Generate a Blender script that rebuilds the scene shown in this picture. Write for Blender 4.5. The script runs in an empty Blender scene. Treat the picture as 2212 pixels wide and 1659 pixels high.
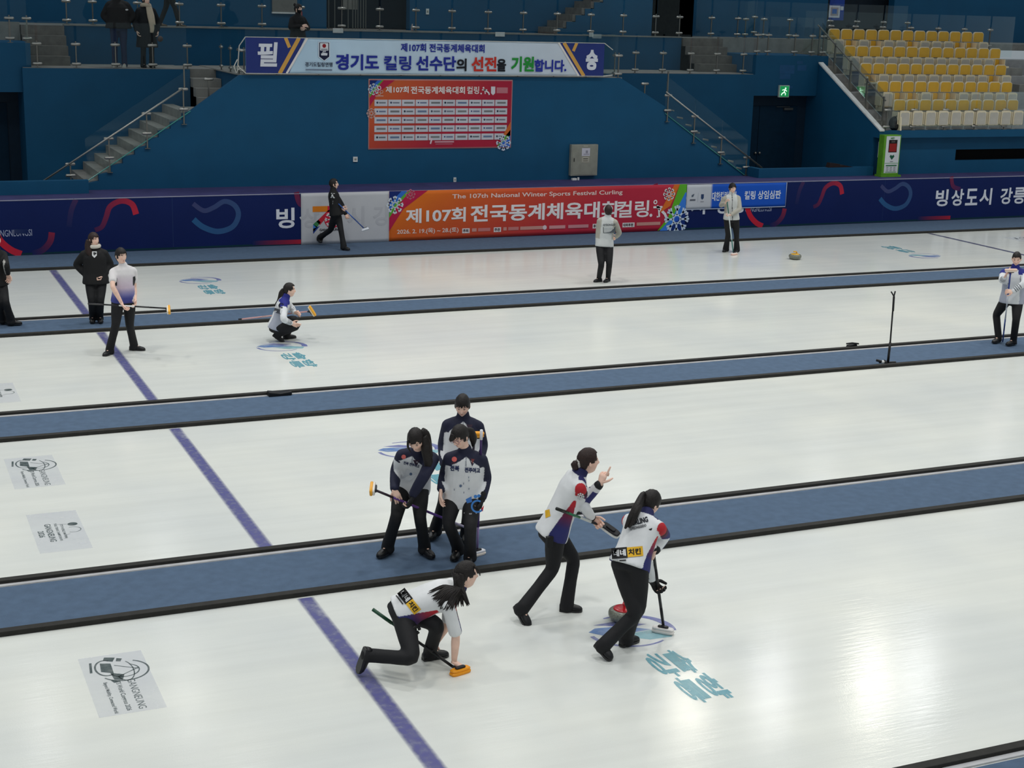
import bpy, bmesh, math, random
from mathutils import Vector as V, Matrix, Quaternion, noise
from mathutils.bvhtree import BVHTree
random.seed(7)
scn = bpy.context.scene
COL = scn.collection
PI = math.pi

# ------------------------------------------------------------------ camera
F = 3247.56; YAW = math.radians(24.0254); PITCH = math.radians(14.2202); ROLL = math.radians(1.65937)
CAM = V((0, 0, 5.49393))
fwd = V((math.sin(YAW)*math.cos(PITCH), math.cos(YAW)*math.cos(PITCH), -math.sin(PITCH)))
_r = V((math.cos(YAW), -math.sin(YAW), 0)); _u = _r.cross(fwd)
rgt = math.cos(ROLL)*_r + math.sin(ROLL)*_u
upv = -math.sin(ROLL)*_r + math.cos(ROLL)*_u
cd = bpy.data.cameras.new('camera'); cd.sensor_width = 36; cd.sensor_fit = 'HORIZONTAL'; cd.lens = F/2212*36
cd.clip_start = .1; cd.clip_end = 300
cam = bpy.data.objects.new('camera', cd); COL.objects.link(cam)
mw = Matrix((rgt, upv, -fwd)).transposed().to_4x4(); mw.translation = CAM
cam.matrix_world = mw; scn.camera = cam

# ------------------------------------------------------------------ world, exposure, lamps over the rink, added fill lamps over the concourse
scn.view_settings.view_transform = 'Standard'; scn.view_settings.look = 'None'
scn.view_settings.gamma = 1; scn.view_settings.exposure = 0.0; scn.view_settings.use_curve_mapping = False
w = bpy.data.worlds.new('arena air'); scn.world = w; w.use_nodes = True
w.node_tree.nodes['Background'].inputs[0].default_value = (.80, .92, 1, 1)
w.node_tree.nodes['Background'].inputs[1].default_value = .30
LAMPW = 98.
def lamp(x, y, z, p, r=.45, col=(1, .98, .92), spread=126, aim=None):
    l = bpy.data.lights.new('hall_or_fill_lamp', 'AREA'); l.shape = 'DISK'; l.size = 2*r; l.energy = p; l.color = col; l.spread = math.radians(spread)
    o = bpy.data.objects.new('hall_or_fill_lamp', l); o.location = (x, y, z); COL.objects.link(o)
    if aim: o.rotation_euler = (V(aim)-V((x, y, z))).to_track_quat('-Z', 'Y').to_euler()
for yy, k in ((1, .85), (8, .95), (15, 1.05), (21.5, 1.2), (27.5, 1.1)):
    for i, xx in enumerate((-6, 0.5, 6.5, 12.3, 18, 24, 30, 36)):
        lamp(xx, yy, 11, LAMPW*k, col=(1, .97, .88) if i % 2 else (.97, .98, 1))
for xx in (0, 7, 14, 21, 28, 35):
    lamp(xx, 38.2, 9.8, 34., col=(.95, .98, 1), spread=160)  # unseen fill row, added to brighten the upper concourse and its far wall
for xx, yy, k, c in ((17.9, 29, 1, (1, .95, .8)), (20.1, 28.7, .7, (1, 1, 1)), (22.8, 28.3, 1.3, (1, .95, .8)), (24.0, 27.9, .7, (1, 1, 1)), (3.2, 33, .28, (1, 1, 1)), (6.5, 33, .22, (1, 1, 1))):
    lamp(xx, yy, 11, 22*k, r=.33, col=c, spread=120, aim=(xx*.33, yy*.33, 0))

# ------------------------------------------------------------------ pixel helpers: a pixel of the 2212x1659 frame to a point of the place
def ray(x, y): return rgt*((x-1106)/F) - upv*((y-829.5)/F) + fwd
def atz(x, y, z=0.): d = ray(x, y); return CAM + d*((z-CAM.z)/d.z)
def aty(x, y, Y): d = ray(x, y); return CAM + d*(Y/d.y)
NV = V((math.sin(YAW), math.cos(YAW), 0))
def hp(x, y, p0, d=0): r = ray(x, y); return CAM + r*(((p0-CAM).dot(NV)+d)/r.dot(NV))

# ------------------------------------------------------------------ materials
def lin(c):
    f = lambda v: v/12.92 if v <= .04045 else ((v+.055)/1.055)**2.4
    return tuple(f(v/255.) for v in c[:3])+(1.,)
MATS = {}
def mat(name, c=None, rough=.6, metal=0., spec=.4, nz=.10, ns=6., bump=0., bs=60., emit=0., attr=False, sheen=0):
    if name in MATS: return MATS[name]
    m = bpy.data.materials.new(name); m.use_nodes = True; nt = m.node_tree; N = nt.nodes; L = nt.links
    b = N['Principled BSDF']; b.inputs['Roughness'].default_value = rough; b.inputs['Metallic'].default_value = metal
    b.inputs['Specular IOR Level'].default_value = spec
    tc = N.new('ShaderNodeTexCoord')
    n = N.new('ShaderNodeTexNoise'); n.inputs['Scale'].default_value = ns; n.inputs['Detail'].default_value = 5
    L.new(tc.outputs['Object'], n.inputs['Vector'])
    mr = N.new('ShaderNodeMapRange'); mr.inputs[1].default_value = .3; mr.inputs[2].default_value = .7
    mr.inputs[3].default_value = 1-nz; mr.inputs[4].default_value = 1+nz; L.new(n.outputs['Fac'], mr.inputs[0])
    mx = N.new('ShaderNodeMix'); mx.data_type = 'RGBA'; mx.blend_type = 'MULTIPLY'; mx.inputs['Factor'].default_value = 1
    if attr:
        a = N.new('ShaderNodeAttribute'); a.attribute_name = 'Col'; L.new(a.outputs['Color'], mx.inputs['A'])
    else: mx.inputs['A'].default_value = lin(c)
    L.new(mr.outputs[0], mx.inputs['B']); L.new(mx.outputs['Result'], b.inputs['Base Color'])
    if bump:
        n2 = N.new('ShaderNodeTexNoise'); n2.inputs['Scale'].default_value = bs; n2.inputs['Detail'].default_value = 3
        L.new(tc.outputs['Object'], n2.inputs['Vector'])
        bp = N.new('ShaderNodeBump'); bp.inputs['Strength'].default_value = 1; bp.inputs['Distance'].default_value = bump
        L.new(n2.outputs['Fac'], bp.inputs['Height']); L.new(bp.outputs['Normal'], b.inputs['Normal'])
    if emit:
        L.new(mx.outputs['Result'], b.inputs['Emission Color']); b.inputs['Emission Strength'].default_value = emit
    MATS[name] = m; return m
WALL = mat('blue wall paint', (15, 80, 116), .6, spec=.25, nz=.06, ns=1.5)
WALLD = mat('dark blue door paint', (8, 42, 64), .6, spec=.2)
CONC = mat('grey concrete', (140, 138, 132), .8, nz=.15, ns=4)
CONCD = mat('dark concrete', (112, 106, 100), .85, nz=.2, ns=5)
STEEL = mat('brushed steel', (175, 172, 165), .35, metal=.9, nz=.05)
STEELD = mat('dull steel', (120, 118, 112), .45, metal=.8, nz=.05)
WHITE = mat('white paint', (225, 225, 222), .5)
BLACKR = mat('black rubber foam', (38, 37, 34), .8, nz=.2, ns=12, bump=.002, bs=90)
BLACKV = mat('black plastic', (14, 14, 15), .45)
VOID = mat('black opening', (6, 7, 9), .9)
DECK = mat('indigo deck mat', (58, 56, 104), .8, nz=.15, ns=3)
GREYBOX = mat('beige grey sheet metal', (150, 150, 138), .5)
SEATY = mat('yellow seat plastic', (222, 172, 54), .45, nz=.05)
SEATW = mat('ivory seat plastic', (226, 212, 182), .5, nz=.05)
SEATG = mat('light grey seat plastic', (190, 184, 172), .5, nz=.05)
PRINT = mat('printed vinyl', attr=True, rough=.6, spec=.2, nz=.05, ns=1.2, bump=.006, bs=2.2)
CLOTH = mat('sports cloth', attr=True, rough=.75, nz=.05, ns=7, bump=.006, bs=8)
SKIN = mat('skin', attr=True, rough=.55, nz=.05, ns=20)
PLAIN = mat('coloured plastic', attr=True, rough=.4, nz=.05)
def glassmat():
    m = bpy.data.materials.new('clear glass'); m.use_nodes = True; nt = m.node_tree; N = nt.nodes; L = nt.links
    N.remove(N['Principled BSDF'])
    t = N.new('ShaderNodeBsdfTransparent'); t.inputs[0].default_value = (.955, .985, .98, 1)
    g = N.new('ShaderNodeBsdfGlossy'); g.inputs['Roughness'].default_value = .03; g.inputs[0].default_value = (.9, 1, 1, 1)
    fr = N.new('ShaderNodeFresnel'); fr.inputs[0].default_value = 1.45
    mp = N.new('ShaderNodeMath'); mp.operation = 'MULTIPLY'; mp.inputs[1].default_value = .42
    x = N.new('ShaderNodeMixShader'); L.new(fr.outputs[0], mp.inputs[0]); L.new(mp.outputs[0], x.inputs[0]); L.new(t.outputs[0], x.inputs[1]); L.new(g.outputs[0], x.inputs[2])
    L.new(x.outputs[0], N['Material Output'].inputs[0]); return m
GLASS = glassmat()
GLEDGE = mat('green glass edge', (70, 150, 140), .2)
def icemat():
    m = bpy.data.materials.new('pebbled curling ice'); m.use_nodes = True; nt = m.node_tree; N = nt.nodes; L = nt.links
    b = N['Principled BSDF']; b.inputs['IOR'].default_value = 1.31; b.inputs['Specular IOR Level'].default_value = .5
    tc = N.new('ShaderNodeTexCoord')
    def nz(scale, det, sc=(1, 1, 1)):
        mp = N.new('ShaderNodeMapping'); mp.inputs['Scale'].default_value = sc; L.new(tc.outputs['Object'], mp.inputs[0])
        n = N.new('ShaderNodeTexNoise'); n.inputs['Scale'].default_value = scale; n.inputs['Detail'].default_value = det; L.new(mp.outputs[0], n.inputs['Vector']); return n
    a = nz(.5, 4); s = nz(1., 5, (.25, 5, 1)); p = nz(75, 2); q = nz(9, 4, (.35, 3., 1)); g = nz(230, 2)
    r1 = N.new('ShaderNodeValToRGB'); r1.color_ramp.elements[0].position = .3; r1.color_ramp.elements[1].position = .7
    r1.color_ramp.elements[0].color = lin((213, 216, 213)); r1.color_ramp.elements[1].color = lin((228, 229, 221)); L.new(a.outputs[0], r1.inputs[0])
    r2 = N.new('ShaderNodeMapRange'); r2.inputs[1].default_value = .3; r2.inputs[2].default_value = .7; r2.inputs[3].default_value = .955; r2.inputs[4].default_value = 1.02; L.new(s.outputs[0], r2.inputs[0])
    r3 = N.new('ShaderNodeMapRange'); r3.inputs[1].default_value = .3; r3.inputs[2].default_value = .7; r3.inputs[3].default_value = .93; r3.inputs[4].default_value = 1.05; L.new(g.outputs[0], r3.inputs[0])
    mm = N.new('ShaderNodeMath'); mm.operation = 'MULTIPLY'; L.new(r2.outputs[0], mm.inputs[0]); L.new(r3.outputs[0], mm.inputs[1])
    mx = N.new('ShaderNodeMix'); mx.data_type = 'RGBA'; mx.blend_type = 'MULTIPLY'; mx.inputs['Factor'].default_value = 1
    L.new(r1.outputs[0], mx.inputs['A']); L.new(mm.outputs[0], mx.inputs['B']); L.new(mx.outputs['Result'], b.inputs['Base Color'])
    rr = N.new('ShaderNodeMapRange'); rr.inputs[3].default_value = .12; rr.inputs[4].default_value = .20; L.new(q.outputs[0], rr.inputs[0]); L.new(rr.outputs[0], b.inputs['Roughness'])
    add = N.new('ShaderNodeMath'); add.operation = 'MULTIPLY_ADD'; add.inputs[1].default_value = 3.4; L.new(q.outputs[0], add.inputs[0]); L.new(p.outputs[0], add.inputs[2])
    bp = N.new('ShaderNodeBump'); bp.inputs['Strength'].default_value = 1; bp.inputs['Distance'].default_value = .00026; L.new(add.outputs[0], bp.inputs['Height']); L.new(bp.outputs[0], b.inputs['Normal'])
    return m
ICE = icemat()
def inkmat(name, c, op, edge=.0, nzs=14, spec=.5):
    """ink frozen under the ice: colour with a worn, semi clear cover; edge: half width of a band that fades towards its rims"""
    m = bpy.data.materials.new(name); m.use_nodes = True; nt = m.node_tree; N = nt.nodes; L = nt.links
    b = N['Principled BSDF']; b.inputs['Roughness'].default_value = .2; b.inputs['IOR'].default_value = 1.31; b.inputs['Base Color'].default_value = lin(c)
    if c is None: pass
    tc = N.new('ShaderNodeTexCoord'); n = N.new('ShaderNodeTexNoise'); n.inputs['Scale'].default_value = nzs; n.inputs['Detail'].default_value = 4; L.new(tc.outputs['Object'], n.inputs[0])
    n3 = N.new('ShaderNodeTexNoise'); n3.inputs['Scale'].default_value = 1.1; L.new(tc.outputs['Object'], n3.inputs[0])
    r = N.new('ShaderNodeMapRange'); r.inputs[1].default_value = .3; r.inputs[2].default_value = .7; r.inputs[3].default_value = op*.72; r.inputs[4].default_value = min(1, op*1.15); L.new(n.outputs[0], r.inputs[0])
    out = r.outputs[0]
    if edge:
        r4 = N.new('ShaderNodeMapRange'); r4.inputs[1].default_value = .62; r4.inputs[2].default_value = .72; r4.inputs[3].default_value = 1; r4.inputs[4].default_value = .45; L.new(n3.outputs[0], r4.inputs[0])
        sx = N.new('ShaderNodeSeparateXYZ'); L.new(tc.outputs['Object'], sx.inputs[0])
        ab = N.new('ShaderNodeMath'); ab.operation = 'ABSOLUTE'; L.new(sx.outputs[0], ab.inputs[0])
        e = N.new('ShaderNodeMapRange'); e.inputs[1].default_value = edge*.55; e.inputs[2].default_value = edge; e.inputs[3].default_value = 1; e.inputs[4].default_value = 0; L.new(ab.outputs[0], e.inputs[0])
        k = N.new('ShaderNodeMath'); k.operation = 'MULTIPLY'; L.new(out, k.inputs[0]); L.new(e.outputs[0], k.inputs[1])
        k2 = N.new('ShaderNodeMath'); k2.operation = 'MULTIPLY'; L.new(k.outputs[0], k2.inputs[0]); L.new(r4.outputs[0], k2.inputs[1]); out = k2.outputs[0]
    L.new(out, b.inputs['Alpha'])
    return m

# ------------------------------------------------------------------ mesh building
class MB:
    def __init__(s): s.v = []; s.f = []; s.c = []
    def add(s, vs, fs, col=None):
        o = len(s.v); s.v += [V(v) for v in vs]; s.f += [tuple(i+o for i in f) for f in fs]; s.c += [col or (1, 1, 1)]*len(vs); return s
    def box(s, a, b, col=None):
        (x0, y0, z0), (x1, y1, z1) = a, b
        return s.add([(x0,y0,z0),(x1,y0,z0),(x1,y1,z0),(x0,y1,z0),(x0,y0,z1),(x1,y0,z1),(x1,y1,z1),(x0,y1,z1)],
                     [(0,3,2,1),(4,5,6,7),(0,1,5,4),(1,2,6,5),(2,3,7,6),(3,0,4,7)], col)
    def prism(s, pts, ext, col=None):
        """polygon pts (3D, planar) swept by vector ext"""
        n = len(pts); e = V(ext); P = [V(p) for p in pts]
        return s.add(P+[p+e for p in P], [tuple(range(n-1, -1, -1)), tuple(range(n, 2*n))]+[(i, (i+1) % n, n+(i+1) % n, n+i) for i in range(n)], col)
    def tube(s, pts, rad, n=10, col=None, flat=1., ref=None):
        P = [V(p) for p in pts]; R = rad if isinstance(rad, (list, tuple)) else [rad]*len(P)
        vs = []; ref = V(ref) if ref else None
        for i, p in enumerate(P):
            t = (P[min(i+1, len(P)-1)]-P[max(i-1, 0)]).normalized()
            if ref is None:
                ref = V((0, 0, 1)) if abs(t.z) < .8 else V((1, 0, 0))
            u = (ref-t*ref.dot(t)); u = u.normalized() if u.length > 1e-4 else t.orthogonal().normalized(); ref = u
            w2 = t.cross(u)
            for k in range(n): a = 2*PI*k/n; vs.append(p+(u*math.cos(a)+w2*math.sin(a)*flat)*R[i])
        fs = [(i*n+k, i*n+(k+1) % n, (i+1)*n+(k+1) % n, (i+1)*n+k) for i in range(len(P)-1) for k in range(n)]
        fs += [tuple(range(n-1, -1, -1)), tuple(range((len(P)-1)*n, len(P)*n))]
        return s.add(vs, fs, col)
    def lathe(s, prof, c, n=28, col=None):
        """prof: (radius, z[, colour]) bottom to top about the vertical through c"""
        c = V(c); o = len(s.v)
        for i, q in enumerate(prof):
            s.v += [c+V((q[0]*math.cos(2*PI*k/n), q[0]*math.sin(2*PI*k/n), q[1])) for k in range(n)]; s.c += [(q[2] if len(q) > 2 else col) or (1, 1, 1)]*n
        s.f += [(o+i*n+k, o+i*n+(k+1) % n, o+(i+1)*n+(k+1) % n, o+(i+1)*n+k) for i in range(len(prof)-1) for k in range(n)]
        s.f += [tuple(o+k for k in range(n-1, -1, -1)), tuple(o+(len(prof)-1)*n+k for k in range(n))]; return s
    def ball(s, c, r, n=12, m=8, col=None):
        r = r if isinstance(r, (tuple, list)) else (r, r, r); c = V(c)
        vs = [c+V((r[0]*math.sin(PI*j/m)*math.cos(2*PI*k/n), r[1]*math.sin(PI*j/m)*math.sin(2*PI*k/n), r[2]*math.cos(PI*j/m))) for j in range(m+1) for k in range(n)]
        return s.add(vs, [(j*n+k, (j+1)*n+k, (j+1)*n+(k+1) % n, j*n+(k+1) % n) for j in range(m) for k in range(n)], col)
    def obj(s, name, m, parent=None, smooth=False, loc=None, bevel=0):
        me = bpy.data.meshes.new(name); loc = V(loc) if loc is not None else V((0, 0, 0))
        me.from_pydata([v-loc for v in s.v], [], s.f); me.validate()
        if m in (PRINT, CLOTH, SKIN, PLAIN):
            a = me.attributes.new('Col', 'FLOAT_COLOR', 'POINT')
            if len(me.vertices) == len(s.c):
                a.data.foreach_set('color', [x for c in s.c for x in (lin(c) if max(c) > 1 else (c[0], c[1], c[2], 1.))])
        me.materials.append(m)
        if smooth: me.shade_smooth()
        o = bpy.data.objects.new(name, me); COL.objects.link(o); o.location = loc
        if parent: adopt(o, parent)
        if bevel:
            b = o.modifiers.new('bevel', 'BEVEL'); b.width = bevel; b.segments = 2; b.limit_method = 'ANGLE'
        return o
def adopt(o, parent):
    o.parent = parent; q = parent; off = V((0, 0, 0))
    while q: off += q.location; q = q.parent
    o.location = o.location-off
def tag(o, label=None, cat=None, group=None, kind=None):
    if label: o['label'] = label
    if cat: o['category'] = cat
    if group: o['group'] = group
    if kind: o['kind'] = kind
    return o
def thing(name, label, cat, loc, group=None):
    o = bpy.data.objects.new(name, None); o.empty_display_size = .1; COL.objects.link(o); o.location = loc
    return tag(o, label, cat, group)
def struct(name, mb, m, **k): return tag(mb.obj(name, m, **k), kind='structure')
_tc = {}
def text(s, bold=.0):
    if (s, bold) in _tc: return _tc[(s, bold)]
    c = bpy.data.curves.new('t', 'FONT'); c.body = s; c.offset = bold; c.resolution_u = 3
    o = bpy.data.objects.new('t', c); COL.objects.link(o)
    m = bpy.data.meshes.new_from_object(o.evaluated_get(bpy.context.evaluated_depsgraph_get()))
    vs = [(v.co.x, v.co.y) for v in m.vertices]; fs = [tuple(p.vertices) for p in m.polygons]
    bpy.data.objects.remove(o); bpy.data.curves.remove(c); bpy.data.meshes.remove(m)
    x0 = min(v[0] for v in vs); x1 = max(v[0] for v in vs); y0 = min(v[1] for v in vs); y1 = max(v[1] for v in vs)
    r = ([((x-x0)/(x1-x0), (y-y0)/(y1-y0)) for x, y in vs], fs, (x1-x0)/(y1-y0)); _tc[(s, bold)] = r; return r
class Panel:
    """flat printed artwork: 2D shapes in a plane with origin o and axes ex, ey; each layer lies a little nearer the viewer"""
    def __init__(s, o, ex, ey, n=None, step=.002):
        s.o = V(o); s.ex = V(ex); s.ey = V(ey); s.n = V(n) if n else s.ex.cross(s.ey).normalized(); s.mb = MB(); s.h = step; s.step = step
    def P(s, x, y): return s.o+s.ex*x+s.ey*y+s.n*s.h
    def lay(s): s.h += s.step; return s
    def poly(s, pts, col): s.mb.add([s.P(*p) for p in pts], [tuple(range(len(pts)))], col); return s
    def rect(s, x0, y0, x1, y1, col): return s.poly([(x0, y0), (x1, y0), (x1, y1), (x0, y1)], col)
    def grid(s, x0, y0, x1, y1, nx, ny, fn):
        vs = []; o = len(s.mb.v)
        for j in range(ny+1):
            for i in range(nx+1):
                x = x0+(x1-x0)*i/nx; y = y0+(y1-y0)*j/ny; s.mb.v.append(s.P(x, y)); s.mb.c.append(fn(x, y))
        s.mb.f += [(o+j*(nx+1)+i, o+j*(nx+1)+i+1, o+(j+1)*(nx+1)+i+1, o+(j+1)*(nx+1)+i) for j in range(ny) for i in range(nx)]; return s
    def disc(s, x, y, r, col, n=24, ry=None): return s.poly([(x+r*math.cos(2*PI*k/n), y+(ry or r)*math.sin(2*PI*k/n)) for k in range(n)], col)
    def band(s, pts, wd, c0, c1=None):
        """ribbon along a 2D polyline; colour runs from c0 to c1"""
        n = len(pts); o = len(s.mb.v); c1 = c1 or c0
        for i, (x, y) in enumerate(pts):
            a = pts[max(i-1, 0)]; b = pts[min(i+1, n-1)]; dx, dy = b[0]-a[0], b[1]-a[1]; l = math.hypot(dx, dy) or 1
            t = i/(n-1); c = tuple(c0[k]*(1-t)+c1[k]*t for k in range(3)); w_ = wd if not isinstance(wd, (tuple, list)) else wd[0]*(1-t)+wd[1]*t
            for sg in (1, -1): s.mb.v.append(s.P(x-dy/l*w_/2*sg, y+dx/l*w_/2*sg)); s.mb.c.append(c)
        s.mb.f += [(o+2*i, o+2*i+1, o+2*i+3, o+2*i+2) for i in range(n-1)]; return s
    def arc(s, x, y, r, a0, a1, wd, c0, c1=None, n=26, ry=None):
        return s.band([(x+r*math.cos(math.radians(a0+(a1-a0)*i/n)), y+(ry or r)*math.sin(math.radians(a0+(a1-a0)*i/n))) for i in range(n+1)], wd, c0, c1)
    def text(s, t, x, y, h, col, w=None, bold=.02, skew=0):
        """lower left corner x, y; cap height h; w squeezes it to that width; strong bold: shifted copies a hair apart"""
        vs, fs, asp = text(t, min(bold, .02)); w = w or asp*h; q = max(0, bold-.02)*.75*h; hs = s.h
        for dx, dy in (((0, 0),) if q == 0 else ((-q, -q), (q, -q), (-q, q), (q, q), (0, 0))):
            s.mb.add([s.P(x+a*w+b*h*skew+dx, y+b*h+dy) for a, b in vs], fs, col); s.h += .00025
        s.h = hs; return s
    def flake(s, x, y, r, col, wd=None, n=8):
        wd = wd or r*.14
        for k in range(n):
            a = 2*PI*k/n; c, q = math.cos(a), math.sin(a)
            s.band([(x+c*r*.3, y+q*r*.3), (x+c*r, y+q*r)], wd, col)
            for d in (.6, -.6): s.band([(x+c*r*.62, y+q*r*.62), (x+c*r*.62+math.cos(a+d)*r*.36, y+q*r*.62+math.sin(a+d)*r*.36)], wd, col)
        s.arc(x, y, r*.3, 0, 360, wd, col); return s
    def obj(s, name, parent=None, m=None, **k): return s.mb.obj(name, m or PRINT, parent, **k)
def cat(pts, n=4):
    """Catmull-Rom through pts, n spans each"""
    P_ = [V(p) for p in pts]; out = []
    for i in range(len(P_)-1):
        a, b, c, d = P_[max(i-1, 0)], P_[i], P_[i+1], P_[min(i+2, len(P_)-1)]
        for k in range(n):
            t = k/n; out.append(.5*((2*b)+(c-a)*t+(2*a-5*b+4*c-d)*t*t+(3*b-a-3*c+d)*t**3))
    return out+[P_[-1]]
# ================================================================== SETTING
P = 6.091; Y2 = 25.072                    # ice sheet pitch, near foot of the far divider
struct('floor', MB().add([(-9, 2, 0), (46, 2, 0), (46, 33, 0), (-9, 33, 0)], [(0, 1, 2, 3)]), ICE)
YB, YW, YL, YU, YF = 33.0, 34.6, 37.0, 39.0, 41.6
ZD, ZW, ZU = 1.17, 3.72, 4.65             # deck, walkway, upper concourse
struct('trim_1', MB().box((-9, YB+.06, 0), (46, 34.0, ZD)).box((4.84, 34.001, 0), (22.14, YW+.1, ZD)).box((25.6, 34.001, 0), (46, 34.16, ZD)), DECK)
struct('trim_8', MB().box((-9, 34.2, -.05), (4.84, 42, 0)).box((22.3, 34.17, -.05), (46, 42, 0)), CONCD)
# central wall with stepped and sloped ends
NS = 9; RISE = (2.9-ZD)/NS; XL0, XR0, RUN = 4.88, 22.08, .272
pts = []
for i in range(NS): pts += [(XL0+RUN*i, ZD+RISE*i), (XL0+RUN*i, ZD+RISE*(i+1)-.05)]
pts += [(XL0+RUN*NS-.1, 2.9), (8.4, ZW), (18.2, ZW), (XR0-RUN*NS+.1, 2.9)]
for i in reversed(range(NS)): pts += [(XR0-RUN*i, ZD+RISE*(i+1)-.05), (XR0-RUN*i, ZD+RISE*i)]
struct('wall_centre', MB().prism([(x, YW, z) for x, z in pts], (0, .15, 0)), WALL)
for side, x0, sg in (('left', XL0, 1), ('right', XR0, -1)):
    mb = MB()
    for i in range(NS): mb.box((min(x0+sg*RUN*i, x0+sg*RUN*NS), YW+.151, ZD), (max(x0+sg*RUN*i, x0+sg*RUN*NS), YL, ZD+RISE*(i+1)))
    xa, xb = (x0+sg*RUN*NS, 8.44 if sg > 0 else 18.22)
    mb.box((min(xa, xb), YW+.151, ZD), (max(xa, xb), YL-.9, 2.9))
    u0, u1 = (7.76, 8.44) if sg > 0 else (18.22, 19.0)
    for k in range(3): mb.box((u0, YL-.9+.3*k, ZD), (u1, YL+.3, 2.9+.205*(k+1)))
    tag(mb.obj('staircase', CONC), 'grey concrete stair climbing to the walkway, %s of the red wall poster' % side, 'stairs', kind='thing')
struct('wall_back_left', MB().box((3.88, YL, 0), (7.75, YU, ZW)), WALL)
struct('wall_back_middle', MB().box((8.45, YW+.151, ZD), (18.21, YU, ZW-.02)), WALL)
struct('wall_back_right', MB().box((19.02, YL, 0), (23.75, YU, ZW)), WALL)
fl = MB().box((7.75, YL+.301, ZW-.3), (8.45, YU, ZW)).box((18.2, YL+.301, ZW-.3), (19.02, YU, ZW))
fl.box((3.9, YL+.02, ZW), (7.75, YU-.01, ZW+.012)).box((8.4, YW+.02, ZW-.015), (18.25, YU-.01, ZW+.012)).box((19.02, YL+.02, ZW), (23.7, YU-.01, ZW+.012))
struct('trim_2', fl, CONC)
struct('wall_upper', MB().box((5.12, YU, ZW-.2), (22.45, YU+.18, ZU)), WALL)
struct('trim_3', MB().box((-4, YU+.181, ZU-.2), (46, YF+1.6, ZU)).box((5.12, YU-.02, ZU), (22.45, YU+.3, ZU+.03)), CONC)
struct('trim_4', MB().box((-4, YU, 2.), (4.08, YU+.18, ZU+.06)).box((23.75, YU, 2.), (33, YU+.18, ZU+.03)), CONC)
# far wall with two dark openings, side walls of the recesses
fw = MB(); ops = [(12.56, 15.02), (29.27, 31.88)]; x = -6
for a, b in ops: fw.box((x, YF, ZU), (a, YF+.3, 9.5)); x = b
fw.box((x, YF, ZU), (46, YF+.3, 9.5))
struct('wall_far', fw, WALL)
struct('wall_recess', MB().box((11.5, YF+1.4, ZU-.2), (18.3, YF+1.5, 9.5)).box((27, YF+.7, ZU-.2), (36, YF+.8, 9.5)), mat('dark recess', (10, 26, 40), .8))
for xx0, lab in ((4.1, 'left'), (22.5, 'right')):
    mb = MB()
    for k in range(4): mb.box((xx0, YU-1.0+.28*k, ZW), (xx0+1.0+(.25 if xx0 > 9 else 0), YU+.18, ZW+.2325*(k+1)))
    tag(mb.obj('concrete_steps', CONCD), 'short flight of four grey concrete steps on the walkway, far %s' % lab, 'steps')
# door blocks
struct('wall_door_left', MB().box((-4, YL+.15, 3.16), (4.1, YU, 4.28)), WALL)
struct('wall_door_right', MB().box((23.751, YL+.001, 3.13), (26.2, YU, 4.26)), WALL)
def door(n, x0, x1, xs, y, z1, leaf):
    d = tag(MB().box((x0, y, 0), (x1, y+.08, z1)).obj('door_%d' % n, mat('door frame', (10, 40, 62), .6)), kind='structure')
    m = MB(); m.box((x0+.08, y-.03, .02), (xs-.008, y-.001, z1-.3)); m.box((xs+.008, y-.03, .02), (leaf, y-.001, z1-.3)); m.obj('door_leaf', WALLD, d)
    k = MB()
    for dx in (-.07, .07): k.ball((xs+dx, y-.07, 1.47), .04)
    k.obj('door_knob', STEEL, d, smooth=True)
    c = MB(); c.box((leaf-.5, y-.1, z1-.42), (leaf-.2, y-.03, z1-.36)); c.box((leaf-.75, y-.08, z1-.335), (leaf-.3, y-.05, z1-.32)); c.obj('door_closer', STEELD, d)
    return d
door(1, 23.752, 25.85, 24.25, YL+.45, 3.12, 25.55)
door(2, .5, 3.9, 1.2, YL+1.2, 3.15, 3.6)
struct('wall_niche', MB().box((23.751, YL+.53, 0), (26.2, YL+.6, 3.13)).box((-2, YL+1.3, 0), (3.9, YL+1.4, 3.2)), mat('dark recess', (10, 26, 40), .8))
# low parapets beside the stairs and the seating stand
struct('wall_parapet_left', MB().box((1, 34.001, 0), (4.84, 34.2, 1.46)), WALL)
struct('wall_parapet_right', MB().box((22.141, 34.001, 0), (25.84, 34.16, 1.41)).box((22.141, 34.161, 0), (22.3, YW-.001, 1.41)), WALL)
XS = 25.86
struct('wall_stand_side', MB().prism([(XS, 33.9, 2.2), (XS, 33.9, 2.38), (XS, 36.99, 4.05), (XS, 36.99, 3.12), (XS, 37.6, 3.12), (XS, 37.6, 0), (XS, 34.17, 0), (XS, 34.17, 2.2)], (.12, 0, 0)), WALL)
struct('trim_5', MB().prism([(XS-.01, 33.88, 2.38), (XS-.01, 33.88, 2.42), (XS-.01, 36.98, 4.09), (XS-.01, 36.98, 4.05)], (.16, 0, 0)), WHITE)
struct('wall_stand_fascia', MB().box((XS+.121, 33.9, 2.2), (40, 34.1, 2.4)), WALL)
wl = MB(); wl.box((XS+.121, 34.16, ZD), (28.75, 34.3, 2.2)); wl.box((28.75, 34.16, ZD), (40, 34.3, 1.52)); wl.box((28.75, 34.16, 1.83), (40, 34.3, 2.2)); struct('wall_stand_low', wl, WALL)
struct('wall_slot', MB().box((28.7, 34.6, 1.4), (40, 34.7, 2.0)), VOID)
DR, RR = .8225, .4525
st = MB()
for i in range(5): st.box((XS+.121, 34.101+DR*i, 2.21), (40, 38.3, 2.4+RR*i))
struct('trim_6', st, mat('stand concrete', (150, 150, 150), .8, nz=.12))
ai = MB()
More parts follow.
